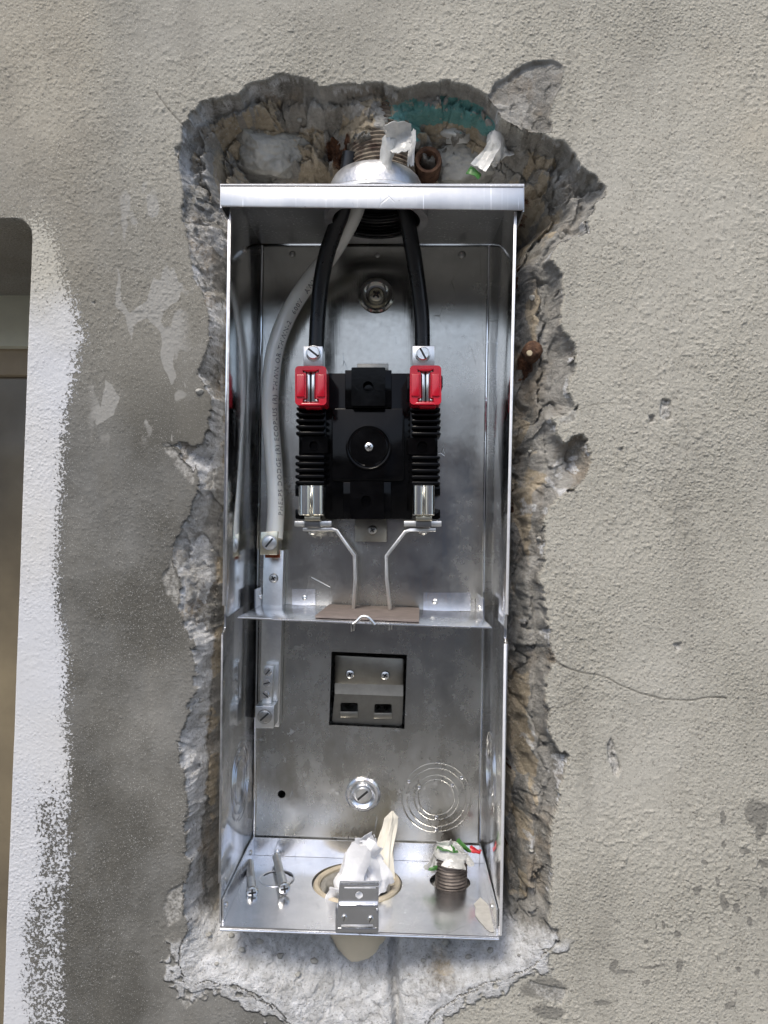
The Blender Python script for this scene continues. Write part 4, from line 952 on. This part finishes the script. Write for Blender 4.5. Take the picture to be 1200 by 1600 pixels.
def film(name, c, w, h, seed, m, rot=(0, 0, 0), label=None, cat=None, curl=1.0, taper=0, parent=None, n=26, thick=.0004):
    """a torn, creased scrap of film"""
    rg = random.Random(seed); cr = []
    for k in range(9):
        a0 = rg.uniform(0, math.pi); cr.append((rg.choice((-1, 1)) * rg.uniform(.25, .9), math.cos(a0), math.sin(a0), rg.uniform(-.35, .35)))
    b2 = bmesh.new(); g_ = {}; Rm = Matrix.Rotation(R(rot[2]), 3, 'Z') @ Matrix.Rotation(R(rot[1]), 3, 'Y') @ Matrix.Rotation(R(rot[0]), 3, 'X')
    for i in range(n + 1):
        for j in range(n + 1):
            u = i / n - .5; v = j / n - .5
            e1 = 1 + .30 * mnoise.noise(Vector((v * 3, seed, 1.1))); e2 = 1 + .24 * mnoise.noise(Vector((u * 3, 2.2, seed)))
            uu = u * w * e1 * (1 - taper * (v + .5)); vv = v * h * e2
            z = sum(a_ * abs(u * dx + v * dy - c_) for a_, dx, dy, c_ in cr) * curl * min(w, h) * .5 + curl * u * u * w * .8
            g_[i, j] = b2.verts.new(Vector(c) + Rm @ Vector((uu, z, vv)))
    for i in range(n):
        for j in range(n):
            if (mnoise.noise(Vector((i * .3, j * .3, seed * 5))) > .52) and (i in (0, 1, n - 1, n - 2) or j in (0, 1, n - 1, n - 2)): continue
            b2.faces.new((g_[i, j], g_[i + 1, j], g_[i + 1, j + 1], g_[i, j + 1]))
    bmesh.ops.recalc_face_normals(b2, faces=b2.faces); b2.normal_update()
    bmesh.ops.solidify(b2, geom=list(b2.faces), thickness=thick)
    b = B(); b._merge(b2); o = b.done(name, m, parent, True, 60)
    if label: tag(o, label, cat)
    return o
# pipe stub in the big bottom hole, stuffed with tissue
pz = -.2778
pc = Vector((pvc_c[0], pvc_c[1], pz))
pv = empty('drain_conduit', pc, 'beige plastic conduit end rising into the big hole of the box bottom', 'conduit')
b = B(); b.lathe([(.0305, -.0012), (.0345, -.0005), (.0348, -.004), (.0335, -.012), (.0322, -.06), (.029, -.14), (.027, -.14), (.028, -.02), (.0300, -.004)], pc, (0, 0, 1), 56, closed=True); b.done('pipe_wall', M_pvc, pv)
b = B(); b.lathe([(.0296, -.0002), (.0312, .0012), (.0338, .0006), (.0344, -.0006), (.0296, -.003)], pc, (0, 0, 1), 56, closed=True); b.done('rim', M_pvcrim, pv)
def tshape(p):
    z = p.z
    k = 1.0 - .38 * max(0, z) ** 1.2 + .25 * max(0, -z)
    return Vector((p.x * k + .06 * z, p.y * k, z * (1.18 if z > 0 else .9)))
tc_ = P(566, 1352, .058) + Vector((0, 0, -.004))
tw = empty('tissue_wad', tc_, 'crumpled white tissue wad stuffed in the mouth of the beige conduit', 'tissue')
crumple('core', tc_, .0165, .0165, .0190, 4, M_tissue, None, None, .42, 6, 1.9, tshape, tw)
for k, (px, py, yy_, w_, h_, sd, rt) in enumerate(((556, 1352, .040, .019, .034, 61, (-8, 16, 0)), (577, 1350, .041, .021, .032, 62, (-4, -14, 8)), (590, 1362, .048, .016, .030, 63, (0, -22, 40)),
      (542, 1362, .046, .014, .030, 64, (0, 24, -35)), (566, 1325, .050, .014, .018, 65, (20, 5, 0)), (560, 1372, .038, .030, .016, 66, (-20, 3, 0)), (574, 1338, .044, .016, .022, 67, (10, 40, 10)))):
    film('fold', P(px, py, yy_), w_, h_, sd, M_tissue, rt, None, None, .75, .12, tw, 30, .0003)
film('tissue_flap', P(531, 1382, .050), .016, .022, 7, M_tissue, (30, 20, 10), 'small folded flap of tissue at the left of the white wad', 'tissue', .8)
# cream twisted strip behind the wad
tp = spline([P(598, 1390, .075), P(598, 1350, .080), P(602, 1318, .085), (P(609, 1290, .088)), P(613, 1268, .088)], 10)
b = B(); b2 = bmesh.new(); rg_ = []
for k, p in enumerate(tp):
    u = k / (len(tp) - 1); w_ = .0075 * (1 - .45 * u) * (1 if u < .9 else (1 - u) / .1 * .8 + .2)
    ring_ = []
    for i in range(26):
        a = 2 * math.pi * i / 26 ; rr = w_ * (1 + .28 * math.sin(a * 5 + u * 3) + .15 * math.sin(a * 9 - u * 5))
        ring_.append(b2.verts.new(p + Vector((rr * math.cos(a), rr * .5 * math.sin(a), .0006 * math.sin(a * 3)))))
    rg_.append(ring_)
for a_, c_ in zip(rg_, rg_[1:]):
    for i in range(26): b2.faces.new((a_[i], a_[(i + 1) % 26], c_[(i + 1) % 26], c_[i]))
b2.faces.new(rg_[-1]); b._merge(b2); tag(b.done('twisted_strip', M_twist, None), 'cream twisted strip of film sticking up behind the white tissue wad', 'plastic strip')
# threaded nipple in the small hole
nz_ = Vector((nip_c[0] + .001, nip_c[1], -.2806))
e = empty('threaded_nipple', nz_, 'dark threaded steel nipple standing up through the right hole of the box bottom', 'pipe')
b = B(); pr = [(.0118, -.05)]
for i in range(110): pr.append((.0124 + .00065 * math.sin(i * 1.1), -.03 + i * .00047))
pr += [(.0108, .0218), (.0100, .018), (.0100, .005)]
b.lathe(pr, nz_, (0, 0, 1), 44); b.done('thread', M_nipple, e)
t0 = nz_ + Vector((0, 0, .0215))
rag = empty('plastic_rag', t0, 'torn white and green plastic bag with a red corner stuffed in the steel nipple', 'plastic bag')
crumple('wad', t0 + Vector((-.002, -.002, .0035)), .0105, .0095, .0062, 9, M_film, None, None, .5, 5, 2.0, None, rag)
film('shred', t0 + Vector((-.013, -.004, -.001)), .012, .020, 3, M_film, (10, 30, 20), None, None, 1, .5, rag)
film('shred', t0 + Vector((.009, -.006, .004)), .006, .024, 5, M_film, (0, -38, 0), None, None, .8, .3, rag)
film('green_shred', t0 + Vector((-.004, -.004, .010)), .016, .009, 8, M_green, (40, 10, 10), None, None, 1.2, 0, rag)
film('green_shred', t0 + Vector((-.002, -.010, .0055)), .008, .010, 11, M_green, (10, 60, 0), None, None, 1.2, 0, rag)
film('green_shred', t0 + Vector((.010, .000, .007)), .004, .014, 12, M_green, (0, -50, 0), None, None, .8, 0, rag)
film('shred', t0 + Vector((.002, -.0105, .001)), .018, .012, 71, M_film, (-10, 10, 0), None, None, .9, 0, rag)
film('shred', t0 + Vector((-.004, -.008, .008)), .012, .012, 72, M_film, (20, -20, 0), None, None, .9, 0, rag)
film('red_shred', t0 + Vector((.0195, .000, .0035)), .009, .0038, 14, M_redfilm, (20, 15, 0), None, None, 1.2, 0, rag)
film('green_shred', t0 + Vector((-.0165, -.006, -.008)), .010, .003, 15, M_green, (10, 0, 0), None, None, 1, 0, rag)
# adhesive paper remnant on the right of the tray
b = B(); pl = []
random.seed(3)
for (x, y) in ((.0440, .060), (.0455, .052), (.0420, .044), (.0440, .036), (.0470, .028), (.0490, .020), (.0540, .012), (.0600, .007), (.0665, .006), (.0675, .030), (.0672, .060), (.0560, .075)):
    pl.append((x * .45 + .0665 * .55 + random.uniform(-.0008, .0008), y * .72 + random.uniform(-.001, .001)))
b.plate(pl, [], lambda x, y: (x, y, -.2788 - .0367 * x), (0, 0, .0003)); tag(b.done('label_remnant', mat('torn_paper', (.42, .41, .38), .85, 0, .12, 200, .6, 400, .0005), None), 'torn grey remnant of paper stuck in the right front corner of the box bottom', 'paper')

# plastic scraps above the box
film('plastic_scrap', P(604, 240, .010), .010, .022, 21, M_film, (8, 14, 0), 'limp frosted scrap of film draped at the left on the hub bell', 'plastic scrap', .9, 0)
film('plastic_scrap', P(624, 226, .014), .014, .019, 25, M_film, (4, -8, 0), 'pointed white scrap of film hanging against the pipe over the middle of the hub', 'plastic scrap', .8, -.4)
film('plastic_scrap', P(643, 232, .016), .0045, .026, 27, M_film, (0, 4, 0), 'narrow strip of film hanging right of the pipe', 'plastic scrap', .6, -.1)
film('plastic_scrap', P(712, 212, .042), .030, .012, 29, M_film, (30, 0, 0), 'flat torn scrap of film stuck under the teal paint', 'plastic scrap', .9)
e = empty('plastic_bag', P(768, 240, .030), 'crumpled clear bag piece stuck in the hole above the right end of the hood', 'plastic bag')
crumple('film_wad', P(776, 224, .036), .0085, .007, .0165, 17, M_film, None, None, .55, 5, 1.8, None, e)
film('film_tail', P(760, 250, .030), .014, .022, 31, M_film, (10, 34, 0), None, None, 1.0, .3, e)
film('film_tail', P(788, 238, .036), .011, .012, 33, M_film, (0, -20, 0), None, None, 1.0, 0, e)
film('green_corner', P(741, 270, .024), .010, .006, 35, M_green, (0, 30, 0), None, None, .8, 0, e)
# rusty pipe stub end seen right of the hub, bolt in the right wall of the hole
b = B(); c = P(669, 250, .046); b.lathe([(.0075, 0), (.0100, .001), (.0108, -.004), (.0100, -.02), (.0070, -.02), (.0068, -.002)], c, FRONT, 30, closed=True)
tag(b.done('pipe_stub', M_bolt, None), 'small rusty open pipe end in the masonry right of the hub', 'pipe stub')
e = empty('rusty_bolt', P(830, 553, .028), 'rusty bolt head embedded in the broken mortar right of the box', 'bolt')
crumple('bolt_head', P(829, 553, .030), .0074, .0070, .0074, 41, M_bolt, None, None, .5, 5, 1.9, None, e)
b = B(); b.lathe([(.0022, 0), (.0020, .0012), (0, .0015)], P(827, 552, .021), (.1, -1, 0), 12); b.done('bolt_tip', mat('worn_bolt_tip', (.5, .42, .28), .7), e)
# rubble crumbs resting in the cavity
def stone(px, py, y, r, seed, m, label, grp='loose lumps of masonry in the hole'):
    o = rock('masonry_lump', P(px, py, y), r, r * .8, r * .75, seed, m, label, 'stone'); o['group'] = grp; return o
M_st1 = mat('quartz_grey_stone', (.20, .20, .185), .6, 0, 0, 50, .8, 160, .0015, col2=(.42, .41, .37))
M_st2 = mat('beige_stone', (.36, .28, .18), .8, 0, 0, 70, .8, 200, .0015, col2=(.52, .44, .32))
stone(428, 232, .070, .040, 51, M_st1, 'large grey crystalline stone in the hole above the left part of the hood')
0 and stone(352, 262, .050, .013, 52, M_st2, 'beige lump in the hole over the left end of the hood')
0 and stone(385, 264, .045, .010, 53, M_st2, 'small cream lump between the beige lump and the large grey stone')
0 and stone(536, 170, .045, .012, 54, M_st2, 'beige lump under the top edge of the hole, left of the teal paint')
stone(728, 256, .078, .040, 55, M_st1, 'broad grey stone in the hole above the right part of the hood')

rg = random.Random(5); k = 0
for (px, py) in ((352, 1484), (372, 1500), (398, 1494), (432, 1512), (462, 1538), (486, 1524), (640, 1540), (662, 1520), (700, 1500), (735, 1512), (770, 1500), (812, 1498), (318, 1476), (336, 1512),
                 (838, 700), (846, 842), (842, 1010), (838, 1180), (834, 1340), (840, 452), (306, 1100), (318, 862), (312, 612), (398, 166), (460, 150), (700, 150), (884, 290)):
    r = rg.uniform(.0012, .0034); i = int(np.searchsorted(ax_, px)); j = int(np.searchsorted(ay_, py))
    o = rock('mortar_crumb', Vector(((px - VX) * SW, YW + float(HC[j, i]) - r * .1, (VY - py) * SW)), r, r * .8, r * .7, 100 + k, M_st1,
             'small crumb of broken mortar lying on the pale plaster under the box' if py > 1470 else 'small crumb of broken mortar caught on the rough edge right of the box' if px > 780 and py > 400 else
             'small crumb of broken mortar caught on the rough edge left of the box' if px < 330 else 'small crumb of broken mortar caught under the top edge of the hole', 'mortar crumb', 11); o['group'] = 'mortar crumbs on the hacked edge'; k += 1
